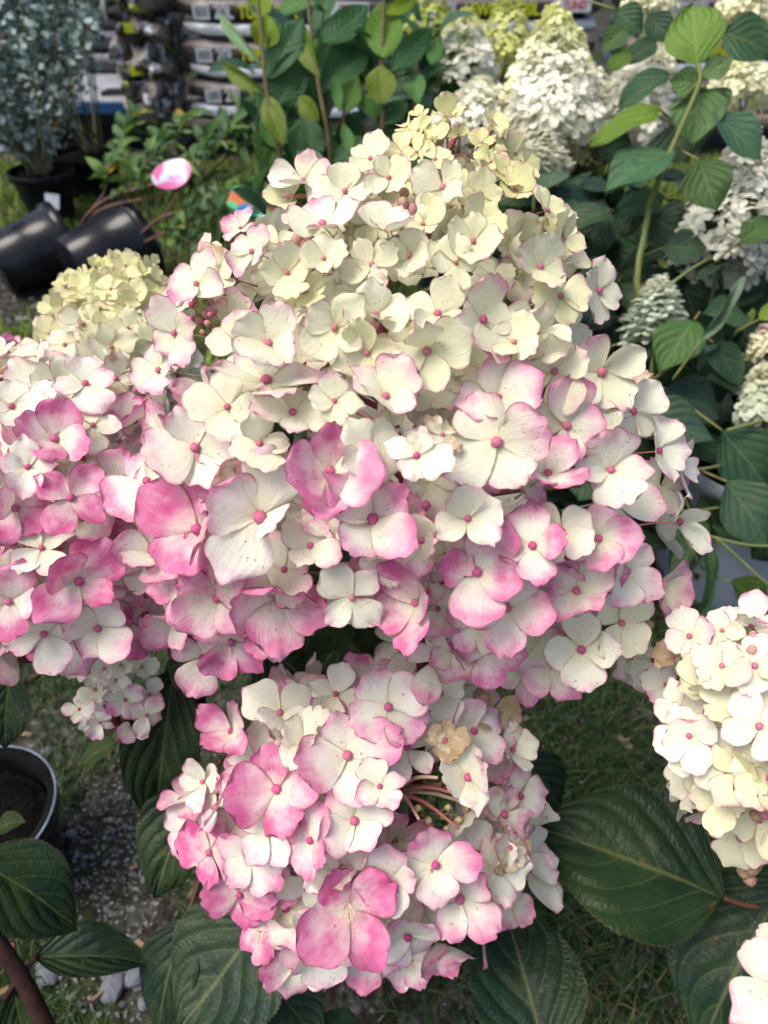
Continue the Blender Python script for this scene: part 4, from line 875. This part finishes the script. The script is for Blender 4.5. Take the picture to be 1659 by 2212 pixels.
for i in range(430):
    x, y = rnd(1160, 1720), rnd(380, 1180)
    if i % 5 == 0: x, y = rnd(900, 1330), rnd(300, 620)
    d = rnd(0.99, 1.30) if i % 5 else rnd(1.15, 1.4); a = rnd(0, 6.28); L = rnd(70, 125); b_ = bC if i % 5 else bB
    bleaf(b_, x, y, x + L * math.cos(a), y + 0.3 * L + L * 0.6 * math.sin(a), rnd(55, 100), random.choice([DK, DK2, (0.018, 0.045, 0.025), (0.03, 0.075, 0.035), GR if i % 4 == 0 else DK]), d, (rnd(-.4, .4), rnd(.2, 1.3)), i % 3 == 0, rnd(-.05, .05))
for i in range(46):
    x, y = rnd(870, 1150), rnd(80, 330); a = rnd(0, 6.28); L = rnd(60, 90)
    bleaf(bA, x, y, x + L * math.cos(a), y + L * 0.5 * math.sin(a), rnd(40, 60), random.choice([DK, (0.06, 0.13, 0.02), (0.03, 0.08, 0.03)]), rnd(1.45, 1.8), (rnd(-.3, .3), rnd(.2, 1.0)), False)
random.seed(21)
# ------------------------------------------------------------------ foreground flower heads
def lerp_tab(t, y):
    if y <= t[0][0]: return t[0][1]
    for i in range(len(t) - 1):
        if y <= t[i + 1][0]: return t[i][1] + (t[i + 1][1] - t[i][1]) * (y - t[i][0]) / (t[i + 1][0] - t[i][0])
    return t[-1][1]
main = Bloom('hydrangea_flower', [(250, 890, 1110), (300, 850, 1130), (345, 750, 1140), (400, 640, 1180), (500, 500, 1225), (600, 400, 1240), (700, 350, 1320), (800, 330, 1360), (900, 310, 1380), (1000, 290, 1450), (1100, 285, 1470), (1200, 310, 1460), (1300, 340, 1420), (1400, 400, 1390), (1460, 500, 1330)],
             0.435, 0.105, 'largest cone-shaped flower head, cream towards the tip and pink at its base', 0.40)
mr = lambda x, y: lerp_tab([(250, 34), (330, 44), (420, 60), (550, 72), (800, 82), (1100, 95), (1460, 90)], y)
mp = lambda x, y: min(1, max(0, lerp_tab([(350, 0.02), (600, 0.06), (800, 0.2), (1000, 0.45), (1250, 0.62), (1460, 0.5)], y) + (0.22 if x < 520 else -0.12 if x > 1150 else 0) + rnd(-.2, .2)))
mg = lambda x, y: lerp_tab([(250, 0.95), (400, 0.55), (600, 0.32), (900, 0.18), (1100, 0.08)], y)
MAIN = [  # x, y, sepal length, pink, green, tilt (right, up), more
 (957, 405, 76, .05, .25, (-.1, .2)), (697, 487, 88, .25, .1, (-.2, 1.1)), (838, 500, 80, .25, .1, (.1, 1.2)), (803, 572, 66, .05, .3, (-.1, .2)), (1022, 522, 78, .03, .4, (.1, .35)), (985, 568, 62, .03, .25, (0, .2)), (1165, 577, 78, .08, .35, (.7, .1)),
 (885, 552, 66, .03, .35, (0, .1)), (658, 632, 62, .0, .6, (-.1, .5)), (580, 742, 92, .2, .15, (-.2, .2)), (723, 708, 78, .03, .3, (-.1, 0)), (813, 683, 88, .12, .15, (0, .15)), (945, 678, 84, .08, .25, (0, .25)), (1040, 690, 98, .3, .2, (.9, 0)), (1155, 722, 78, .12, .25, (.1, .3)),
 (1197, 803, 88, .16, .25, (.15, .1)), (1298, 803, 92, .22, .2, (.35, -.1)), (922, 758, 92, .08, .35, (0, 0)), (792, 762, 78, .03, .4, (0, -.1)), (545, 545, 62, .35, .1, (-.6, .5)), (425, 615, 74, .4, .1, (-.5, .6)), (378, 720, 70, .4, .15, (-.7, .1)), (575, 827, 112, .48, .05, (0, 1.4)),
 (492, 880, 84, .1, .25, (-.2, .2)), (632, 893, 78, .18, .2, (0, .7)), (722, 868, 62, .05, .3, (.2, .6)), (832, 858, 88, .3, .25, (.1, .5)), (422, 968, 104, .45, .05, (-.15, .2)), (712, 1018, 112, .76, .05, (.1, .1)), (797, 975, 74, .08, .2, (.5, .1)), (900, 985, 74, .2, .1, (0, .3), .5),
 (955, 940, 50, .15, .2, (.3, .6), .55), (561, 1118, 134, .30, .05, (.05, .05)), (427, 1143, 128, .92, 0, (-.3, 0)), (803, 1122, 120, .55, .05, (.2, .1)), (1073, 955, 118, .38, .15, (0, 0)), (1222, 920, 92, .5, .15, (.4, .1)), (1318, 1015, 92, .3, .1, (.3, .1)), (1183, 1025, 92, .66, .05, (.1, .9)),
 (1010, 1123, 76, .18, .2, (.2, .6)), (912, 1167, 74, .32, .15, (-.2, -.1)), (1028, 1235, 104, .7, .05, (.25, 0)), (600, 1290, 128, .74, 0, (.15, -.2)), (1215, 1148, 70, .15, .15, (0, .1)), (1292, 1163, 82, .6, .05, (.15, 0)), (1245, 1277, 82, .5, .1, (0, .1)), (1093, 1312, 106, .58, .05, (.1, -.1)),
 (900, 1302, 100, .72, .05, (-.7, -.1)), (1256, 1402, 86, .12, .2, (0, -.3)), (470, 1290, 96, .8, 0, (-.2, -.3)), (500, 1385, 92, .92, 0, (0, -.5)), (760, 1290, 74, .1, .2, (.1, -.3)), (1462, 1128, 80, .1, .25, (1.3, .1)), (1420, 975, 74, .25, .1, (1.0, .2)), (1468, 1010, 66, .3, .05, (1.6, .2)),
 (390, 1265, 92, .75, 0, (-.5, -.1)), (1292, 628, 72, .25, .2, (.9, .1)), (370, 1340, 76, .6, 0, (-.4, -.6)), (655, 395, 82, .22, .1, (-.4, .5)), (745, 415, 66, .05, .25, (0, .6)), (800, 345, 60, .03, .35, (-.1, .8)), (1038, 425, 56, .05, .55, (.3, .3)), (1042, 472, 60, .04, .7, (.2, .5)), (1180, 455, 62, .08, .6, (.7, .5)),
 (1112, 415, 58, .1, .7, (.4, .8)), (1215, 515, 62, .1, .6, (.9, .3)), (520, 495, 50, .55, .1, (-.5, 1.0)), (965, 252, 46, .05, .85, (0, 1.2)), (905, 283, 46, .03, .9, (-.7, .7)), (1062, 270, 42, .08, .8, (.5, .9)), (1112, 332, 44, .12, .8, (.8, .3)), (870, 330, 50, .03, .6, (-.3, .6)), (1090, 380, 50, .1, .8, (.5, .8)), (990, 292, 28, 0, 1, (0, 1.0)), (935, 300, 42, .04, .8, (-.3, .8)), (1040, 310, 38, .06, .85, (.3, .9)), (900, 330, 42, .03, .7, (-.4, .6)), (1085, 300, 36, .06, .9, (.8, .8)), (940, 345, 46, .04, .6, (-.1, .7)), (1060, 350, 40, .06, .8, (.4, .8)), (1135, 360, 42, .1, .8, (1.0, .4)),
 (840, 385, 60, .04, .35, (-.2, .5)), (1075, 860, 88, .5, .1, (.2, .4)), (1365, 890, 70, .3, .1, (.8, .3)), (1350, 1235, 84, .4, .1, (.7, 0)), (1340, 1345, 80, .06, .4, (.6, -.2)), (1150, 1180, 84, .7, .05, (0, .3)), (670, 1180, 70, .3, .1, (0, .4)), (620, 590, 70, .02, .45, (0, .3)), (1210, 640, 70, .05, .5, (.4, .3)), (560, 960, 70, .1, .2, (0, .6)),
 (345, 800, 66, .4, .05, (-.8, .2)), (320, 1040, 84, .55, 0, (-.6, .2)), (330, 1190, 84, .6, 0, (-.5, -.1)), (1110, 740, 60, .05, .3, (0, .5)), (700, 560, 64, .05, .3, (-.1, .5))]
for a in MAIN:
    main.add(a[0], a[1], a[2] * (0.94 if a[1] < 700 else 1.05), a[3], min(1, a[4] + (0.16 if a[1] < 850 else 0.04)), a[5], brown=a[6] if len(a) > 6 else (0.25 if random.random() < 0.12 else 0.0), lift=rnd(0.0, 0.012))
main.spots += [(780, 1430, 170), (725, 1235, 70), (560, 935, 60), (1090, 840, 60)]
main.holes = [(740, 1225, 70, 60), (590, 950, 40, 40), (1130, 850, 45, 40), (740, 1400, 140, 100), (880, 1230, 40, 40), (440, 680, 50, 45), (1010, 310, 70, 50), (1130, 1110, 40, 35)]
main.fill(84, lambda x, y: mr(x, y) * 0.88, mp, lambda x, y: min(1, mg(x, y) + .12), 0.62, (0.006, 0.032), 0.08)
main.inner(70, mr, lambda x, y: mp(x, y) * 0.5, mg, 0.7)
main.stalks(34)
main.buds(1000, 315, 16, 75, 11, (0.55, 0.30, 0.26), 0.002); main.buds(655, 535, 4, 26, 14, (0.60, 0.22, 0.28), -0.004); main.buds(870, 440, 5, 40, 12, (0.62, 0.28, 0.30), -0.002)
main.buds(1090, 830, 5, 30, 12, (0.58, 0.10, 0.22), 0.004); main.buds(450, 680, 12, 45, 8, (0.60, 0.14, 0.24), 0.004); main.buds(545, 925, 14, 40, 7, (0.70, 0.55, 0.35), 0.0); main.buds(930, 1110, 5, 40, 11, (0.62, 0.14, 0.28), 0.004)

random.seed(427)
left = Bloom('hydrangea_flower', [(770, -40, 230), (850, -150, 320), (950, -220, 345), (1050, -250, 345), (1150, -250, 340), (1250, -230, 335), (1350, -200, 330), (1420, -180, 300)], 0.465, 0.095, 'strongly pink flower head pressed against the largest head', 0.49)
lrf = lambda x, y: lerp_tab([(770, 62), (950, 80), (1400, 84)], y); lp = lambda x, y: min(1, max(0, lerp_tab([(770, .2), (950, .55), (1250, .72), (1420, .6)], y) + rnd(-.3, .15))); lg = lambda x, y: lerp_tab([(770, .3), (1000, .1), (1300, .02)], y)
for a in [(117, 948, 94, .78, 0, (-.1, .2)), (33, 1098, 88, .85, 0, (0, .1)), (152, 1075, 90, .92, 0, (.1, .1)), (170, 1256, 98, .88, 0, (.1, 0)), (184, 832, 78, .42, .05, (0, 1.0)), (292, 912, 74, .68, 0, (-.2, .6)), (312, 1327, 88, .72, 0, (.1, -.2)), (212, 1357, 84, .4, .05, (-.3, -.2)), (18, 1300, 84, .72, 0, (-.1, 0)), (232, 1050, 78, .5, .1, (.1, .2)),
          (90, 1185, 74, .2, .1, (-.3, .4)), (282, 1175, 72, .45, .05, (.2, 0)), (310, 1050, 64, .4, .05, (.2, .3)), (95, 1368, 80, .3, .05, (-.2, -.3)), (25, 880, 70, .2, .2, (-.2, .6)), (250, 820, 60, .35, .1, (.2, .8), .7), (200, 920, 64, .12, .2, (0, .6)), (260, 1240, 70, .35, .05, (.2, -.1)), (60, 1010, 66, .3, .1, (-.1, .3)), (-60, 1180, 90, .8, 0, (-.4, 0)), (-50, 980, 84, .6, 0, (-.4, .2))]:
    left.add(a[0], a[1], a[2], a[3], a[4], a[5], brown=a[6] if len(a) > 6 else 0.0, lift=rnd(0.0, 0.012))
left.fill(44, lrf, lp, lg, 0.68, (0.008, 0.03), 0.05); left.inner(44, lrf, lp, lg, 0.7); left.stalks(18); left.buds(320, 860, 6, 30, 10, (.6, .14, .24), .004); left.buds(330, 900, 10, 30, 7, (.7, .5, .35), 0)
left.buds(40, 1150, 4, 30, 10, (.6, .14, .24), .01)

random.seed(537)
small = Bloom('hydrangea_flower', [(1400, 150, 300), (1450, 135, 335), (1500, 140, 348), (1550, 150, 348), (1585, 200, 340)], 0.56, 0.035, 'small loose cluster of little pink-edged florets hanging under the pink head', group='hydrangea flower heads on their stems')
for a in [(306, 1440, 34, .05, .25, (.1, .1)), (262, 1436, 30, .03, .35, (0, .3)), (205, 1490, 40, .12, .25, (-.1, .1)), (270, 1512, 50, .62, 0, (.1, 0)), (172, 1532, 36, .4, .05, (-.4, 0)), (315, 1545, 44, .5, 0, (.3, -.2)), (165, 1450, 34, .2, .1, (-.4, .2)), (215, 1560, 36, .5, 0, (-.1, -.6)), (225, 1445, 34, .1, .3, (0, .3)), (322, 1500, 36, .4, .05, (.5, .1)), (180, 1410, 36, .2, .1, (-.2, .4)), (285, 1575, 36, .5, 0, (.1, -.6)), (250, 1470, 34, .2, .1, (0, .2))]:
    small.add(*a[:6], deep=rnd(-.006, .006))
small.inner(6, lambda x, y: 36, lambda x, y: .3, lambda x, y: .1); small.stalks(8, r=0.0014)

random.seed(401)
back = Bloom('hydrangea_flower', [(560, 235, 310), (600, 160, 350), (650, 115, 380), (700, 85, 400), (760, 50, 420), (820, 15, 420), (880, -10, 400), (930, 10, 360)], 0.64, 0.085, 'yellow-green tipped cream flower head standing in front of the tipped pots', 0.63)
bg_ = lambda x, y: lerp_tab([(560, 1.0), (680, .75), (800, .35), (930, .15)], y); brf = lambda x, y: lerp_tab([(560, 24), (660, 36), (760, 44), (930, 50)], y); bp = lambda x, y: lerp_tab([(560, .0), (720, .05), (830, .22), (930, .3)], y)
for a in [(325, 570, 26, .0, .9, (.6, .3)), (270, 575, 32, 0, .95, (0, .6)), (240, 625, 36, 0, .85, (-.3, .5)), (290, 635, 38, 0, .8, (.2, .4)), (180, 700, 48, .03, .5, (-.1, .3)), (275, 710, 44, .02, .6, (.1, .3)), (240, 750, 54, .06, .4, (0, .2)), (330, 740, 46, .03, .5, (.3, .3)), (140, 745, 46, .1, .3, (-.4, .3)), (120, 800, 46, .2, .2, (-.3, .2)), (200, 790, 50, .15, .2, (0, .3))]:
    back.add(*a[:6], lift=.004)
back.fill(105, brf, bp, bg_, 0.62, (0.0, 0.02)); back.inner(50, brf, bp, bg_, .8); back.stalks(16, r=0.0016); back.buds(260, 600, 10, 50, 6, (.5, .3, .2), 0)

random.seed(313)
far = Bloom('hydrangea_flower', [(740, -60, 40), (770, -90, 52), (810, -90, 40)], 0.92, 0.05, 'blurred deep pink flower head behind the cream head', 0.92)
for a in range(16): far.add(rnd(-60, 36), rnd(745, 800), 26, .95, 0, None)
far.inner(8, lambda x, y: 26, lambda x, y: .9, lambda x, y: 0); far.stalks(4, r=0.0016)

random.seed(338)
low = Bloom('hydrangea_flower', [(1385, 870, 1000), (1430, 840, 1045), (1480, 620, 1060), (1550, 450, 1110), (1620, 430, 1135), (1700, 405, 1165), (1780, 415, 1165), (1860, 410, 1145), (1940, 480, 1130), (2000, 545, 1050), (2060, 595, 990), (2100, 620, 780)], 0.50, 0.095, 'round pink and white flower head below the largest head, some sepals withered brown')
for a in [(750, 1632, 112, .58, 0, (0, .1)), (598, 1705, 112, .9, 0, (-.15, .1)), (838, 1528, 92, .5, .05, (.1, .1)), (605, 1540, 80, .06, .15, (-.1, .2)), (725, 1500, 72, .08, .2, (0, .2)), (500, 1580, 76, .8, 0, (-.6, .2)), (765, 1773, 92, .45, .05, (0, 0)), (673, 1815, 76, .75, 0, (-.9, -.1)), (940, 1868, 100, .52, .05, (.1, -.1)),
          (992, 1942, 106, .6, .05, (.2, -.2)), (1010, 1680, 84, .15, .15, (.2, .2), .3), (1022, 1580, 82, .6, .05, (.4, .2), .3), (470, 1745, 74, .5, .05, (-1.2, .1)), (455, 1840, 88, .96, 0, (-.7, -.3)), (540, 1850, 80, .4, .05, (-.3, -.5)), (520, 1930, 84, .98, 0, (-.4, -.7)), (1085, 1760, 84, .5, .1, (.8, 0), .55), (1105, 1620, 62, .06, .15, (.9, .3)),
          (1060, 1545, 74, .3, .1, (.6, .4), .8), (650, 2010, 80, .35, .05, (-.1, -.9)), (880, 2020, 86, .5, 0, (.2, -.9)), (700, 2060, 86, .4, 0, (0, -1.1)), (950, 2040, 80, .6, 0, (.3, -1.2)), (1070, 1880, 80, .25, .1, (.7, -.2), .4), (1120, 1720, 80, .55, .05, (1.1, .1), .4), (935, 1400, 74, .03, .35, (0, .3)), (1010, 1430, 70, .06, .4, (.3, .3), .4), (900, 1450, 66, .1, .2, (.1, .3)),
          (950, 1500, 72, .1, .2, (.2, .4)), (580, 1800, 78, .4, .05, (-.3, -.1)), (840, 1900, 74, .4, .1, (0, -.4)), (660, 1600, 70, .1, .2, (-.1, .4)), (440, 1690, 60, .3, .1, (-1.0, .3)), (1100, 1830, 70, .3, .15, (.9, -.2), .6), (960, 1600, 60, .2, .2, (.2, .4), .8), (820, 1700, 60, .3, .1, (.1, .3))]:
    low.add(a[0], a[1], a[2], a[3], a[4], a[5], brown=a[6] if len(a) > 6 else 0.0, lift=rnd(0.0, 0.012))
low.add(755, 1965, 128, 1.0, 0, (0, -.15), roll=40, spread=22, centre=False, lift=0.02)
sc0 = low.surf(752, 1950, -0.024)
for i in range(9):
    e = sc0 + (CAM - sc0).normalized() * 0.006 + RIGHT * rnd(-.004, .004) - UP * rnd(0.001, 0.012); tube('stamen', [sc0, (sc0 + e) / 2 + RIGHT * rnd(-.001, .001), e], 0.00035, 0.0005, low.root, (0.74, 0.60, 0.42), m=2, n=5)
lowr = lambda x, y: 78
def low_gap(x, y): return ((x - 890) / 110) ** 2 + ((y - 1720) / 70) ** 2 < 1
low.spots.append((880, 1720, 140)); low.holes = [(890, 1715, 125, 85), (830, 1850, 40, 50), (740, 1420, 130, 60)]
low.spots += [(760, 1410, 90), (600, 1450, 70)]
low.fill(44, lowr, lambda x, y: min(1, max(0, .5 + (0.25 if x < 600 else -.15 if x > 950 else 0) + rnd(-.3, .25))), lambda x, y: .08, 0.68, (0.010, 0.032), 0.15)
low.inner(30, lowr, lambda x, y: .3, lambda x, y: .15, 0.35); low.stalks(14, r=0.0024)
cpt = pt(850, 1710, 0.445)
for (x, y, d) in ((945, 1680, .41), (990, 1790, .41), (905, 1770, .40), (835, 1830, .41), (1000, 1720, .42), (800, 1680, .41), (860, 1640, .42), (1040, 1750, .43)):
    e = pt(x, y, d); tube('branch', [cpt, (cpt + e) / 2 + UP * 0.004, e], 0.0015, 0.0009, low.root, tuple(Vector((0.38, 0.08, 0.08)).lerp(Vector((.62, .5, .34)), rnd(0, .8))), m=3)
low.buds(960, 1760, 9, 60, 8, (.6, .45, .25), .015)

random.seed(542)
right = Bloom('hydrangea_flower', [(1325, 1540, 1720), (1380, 1440, 1800), (1450, 1445, 1850), (1520, 1435, 1880), (1600, 1430, 1900), (1680, 1440, 1900), (1740, 1480, 1880), (1800, 1560, 1850), (1870, 1600, 1800)], 0.43, 0.085, 'cream flower head with round pink buds leaning over the big dark leaf')
for a in [(1490, 1375, 64, .28, .1, (-.3, .3)), (1560, 1362, 54, .05, .25, (-.2, .3)), (1625, 1350, 66, .3, .05, (0, .6)), (1520, 1490, 74, .04, .45, (-.3, .9)), (1490, 1590, 76, .05, .1, (-.3, .1)), (1510, 1630, 84, .05, .15, (-.1, -.1)), (1640, 1570, 84, .05, .15, (0, .2)), (1602, 1670, 84, .06, .65, (-.2, 0), .2), (1630, 1440, 72, .04, .2, (0, .5)), (1600, 1810, 76, .06, .45, (-.2, -.4)),
          (1560, 1440, 66, .03, .4, (-.2, .6)), (1455, 1420, 56, .3, .1, (-.9, .1), .9), (1470, 1530, 64, .2, .1, (-.9, .3)), (1580, 1530, 74, .02, .45, (0, .6)), (1650, 1680, 84, .05, .4, (.1, 0)), (1640, 1770, 74, .05, .5, (0, -.3)), (1560, 1720, 74, .04, .5, (-.3, -.3)), (1700, 1480, 84, .1, .2, (.2, .3)), (1720, 1620, 90, .1, .2, (.3, .1)), (1700, 1780, 84, .1, .3, (.3, -.3)), (1440, 1480, 50, .35, .05, (-1.1, .2))]:
    right.add(a[0], a[1], a[2], a[3], a[4], a[5], brown=a[6] if len(a) > 6 else 0.0, lift=rnd(0.0, 0.010))
right.fill(14, lambda x, y: 68, lambda x, y: .1 + rnd(0, .15), lambda x, y: .3, .62, (.004, .022), .06); right.inner(28, lambda x, y: 68, lambda x, y: .1, lambda x, y: .3, .7); right.stalks(14)
right.buds(1640, 1375, 9, 40, 12, (.62, .28, .30), -.004); right.buds(1625, 1890, 4, 30, 18, (.64, .34, .28), -.002); right.buds(1640, 1760, 4, 30, 15, (.64, .24, .28), -.004)

random.seed(649)
corner = Bloom('hydrangea_flower', [(2050, 1700, 1900), (2120, 1640, 1950), (2250, 1660, 1980), (2400, 1690, 1960)], 0.34, 0.05, 'mostly hidden white flower head showing a single broad white sepal above dark leaves')
for a in [(1690, 2140, 118, .1, .1, (.3, .8)), (1790, 2225, 110, .06, .2, (-.2, -.2)), (1800, 2120, 110, .15, .1, (.3, .4)), (1700, 2300, 110, .1, .1, (0, 0)), (1800, 2240, 110, .2, .1, (.2, .1))]: corner.add(*a[:6], lift=.004)
corner.holes = [(1600, 2200, 110, 300)]
corner.fill(8, lambda x, y: 100, lambda x, y: .15, lambda x, y: .2); corner.inner(8, lambda x, y: 100, lambda x, y: .1, lambda x, y: .2); corner.stalks(6)

# the stems that carry the heads down to the ground, each with its leaves
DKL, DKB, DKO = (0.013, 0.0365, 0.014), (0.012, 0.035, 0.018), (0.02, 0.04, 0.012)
def carry(b, foot, r=0.0042, c=(0.085, 0.022, 0.020), bend=(0, 0)):
    p = b.axis(b.y1); q = Vector((foot[0], foot[1], 0.0)); m1 = p.lerp(q, 0.3) + Vector((bend[0], bend[1], 0)); m2 = p.lerp(q, 0.7)
    tube('stem', [b.axis(b.y1 - 40), p, m1, m2, q], r * 0.8, r * 1.3, b.root, c, 'bark', 8, 6)
carry(main, (0.02, 0.30)); carry(left, (-0.75, 0.45), bend=(-0.12, 0.08)); carry(small, (-0.10, 0.42), 0.003); carry(back, (-0.26, 0.62)); carry(far, (-0.5, 0.85)); carry(low, (-0.02, 0.30)); carry(right, (0.46, 0.33), bend=(.04, 0)); carry(corner, (0.42, 0.20), bend=(.04, 0))
def fleaf(b, bx, by, bd, tx, ty, td, wd, c, tl=(0, .3), k=0, stalk=None):
    p, q = pt(bx, by, bd), pt(tx, ty, td); L = (q - p).length; ww = wd / F * (bd + td) / 2 / 0.60 / L
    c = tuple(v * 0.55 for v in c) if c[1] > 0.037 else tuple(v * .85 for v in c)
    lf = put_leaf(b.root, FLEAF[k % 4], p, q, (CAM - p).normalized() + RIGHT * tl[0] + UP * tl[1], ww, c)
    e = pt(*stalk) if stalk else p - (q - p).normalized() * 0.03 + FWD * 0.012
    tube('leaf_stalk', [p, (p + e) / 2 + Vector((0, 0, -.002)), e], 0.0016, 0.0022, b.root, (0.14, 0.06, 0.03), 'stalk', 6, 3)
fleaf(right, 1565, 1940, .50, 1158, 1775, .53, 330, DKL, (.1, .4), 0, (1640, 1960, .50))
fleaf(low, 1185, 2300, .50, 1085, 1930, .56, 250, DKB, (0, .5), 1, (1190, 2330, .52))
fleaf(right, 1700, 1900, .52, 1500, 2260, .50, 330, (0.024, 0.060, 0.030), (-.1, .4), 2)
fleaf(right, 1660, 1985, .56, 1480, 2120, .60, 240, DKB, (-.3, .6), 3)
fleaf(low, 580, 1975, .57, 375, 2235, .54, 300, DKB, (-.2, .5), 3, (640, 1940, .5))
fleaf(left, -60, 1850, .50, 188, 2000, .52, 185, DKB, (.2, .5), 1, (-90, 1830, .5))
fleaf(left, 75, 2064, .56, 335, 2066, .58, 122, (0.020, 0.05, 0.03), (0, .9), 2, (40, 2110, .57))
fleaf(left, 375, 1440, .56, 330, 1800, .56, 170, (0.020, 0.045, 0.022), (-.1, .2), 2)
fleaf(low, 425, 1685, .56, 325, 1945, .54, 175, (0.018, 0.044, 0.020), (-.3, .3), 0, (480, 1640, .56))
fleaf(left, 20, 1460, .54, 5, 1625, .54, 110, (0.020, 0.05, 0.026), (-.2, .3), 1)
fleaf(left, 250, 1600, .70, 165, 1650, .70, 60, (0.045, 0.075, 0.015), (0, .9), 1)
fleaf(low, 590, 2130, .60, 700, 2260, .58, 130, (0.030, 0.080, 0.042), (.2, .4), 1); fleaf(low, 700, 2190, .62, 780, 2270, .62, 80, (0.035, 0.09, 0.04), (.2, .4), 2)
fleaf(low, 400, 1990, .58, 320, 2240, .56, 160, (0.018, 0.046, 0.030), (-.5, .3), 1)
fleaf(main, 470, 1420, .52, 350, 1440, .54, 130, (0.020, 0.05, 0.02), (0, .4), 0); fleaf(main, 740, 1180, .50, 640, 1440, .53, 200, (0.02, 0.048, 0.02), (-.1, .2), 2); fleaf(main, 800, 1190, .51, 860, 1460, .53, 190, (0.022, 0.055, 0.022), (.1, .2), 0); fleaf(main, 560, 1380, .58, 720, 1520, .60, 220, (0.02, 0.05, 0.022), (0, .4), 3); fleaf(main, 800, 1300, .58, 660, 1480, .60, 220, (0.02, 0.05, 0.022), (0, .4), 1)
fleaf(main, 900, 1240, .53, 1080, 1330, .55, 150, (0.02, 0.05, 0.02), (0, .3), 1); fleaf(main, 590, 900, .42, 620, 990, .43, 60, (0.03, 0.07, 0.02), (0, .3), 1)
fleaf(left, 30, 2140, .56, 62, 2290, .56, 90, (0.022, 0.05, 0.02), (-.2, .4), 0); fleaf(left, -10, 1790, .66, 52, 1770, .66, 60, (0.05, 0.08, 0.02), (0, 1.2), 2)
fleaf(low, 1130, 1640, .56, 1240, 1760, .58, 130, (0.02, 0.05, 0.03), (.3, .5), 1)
for b, ctrl, r in ((left, [(425, 1480, .57), (436, 1530, .57), (447, 1600, .58)], .0042), (left, [(-40, 1990, .54), (45, 2110, .55), (120, 2260, .56)], .0058), (low, [(552, 2090, .57), (560, 2140, .58), (575, 2260, .60)], .0036), (low, [(600, 1990, .56), (540, 2080, .57), (552, 2100, .57)], .0022), (left, [(45, 2110, .55), (78, 2066, .56)], .002), (left, [(40, 2110, .55), (10, 2160, .56)], .002)):
    tube('stem', [pt(*c) for c in ctrl], r, r * 1.15, b.root, (0.045, 0.020, 0.017), 'bark', 8, 4)
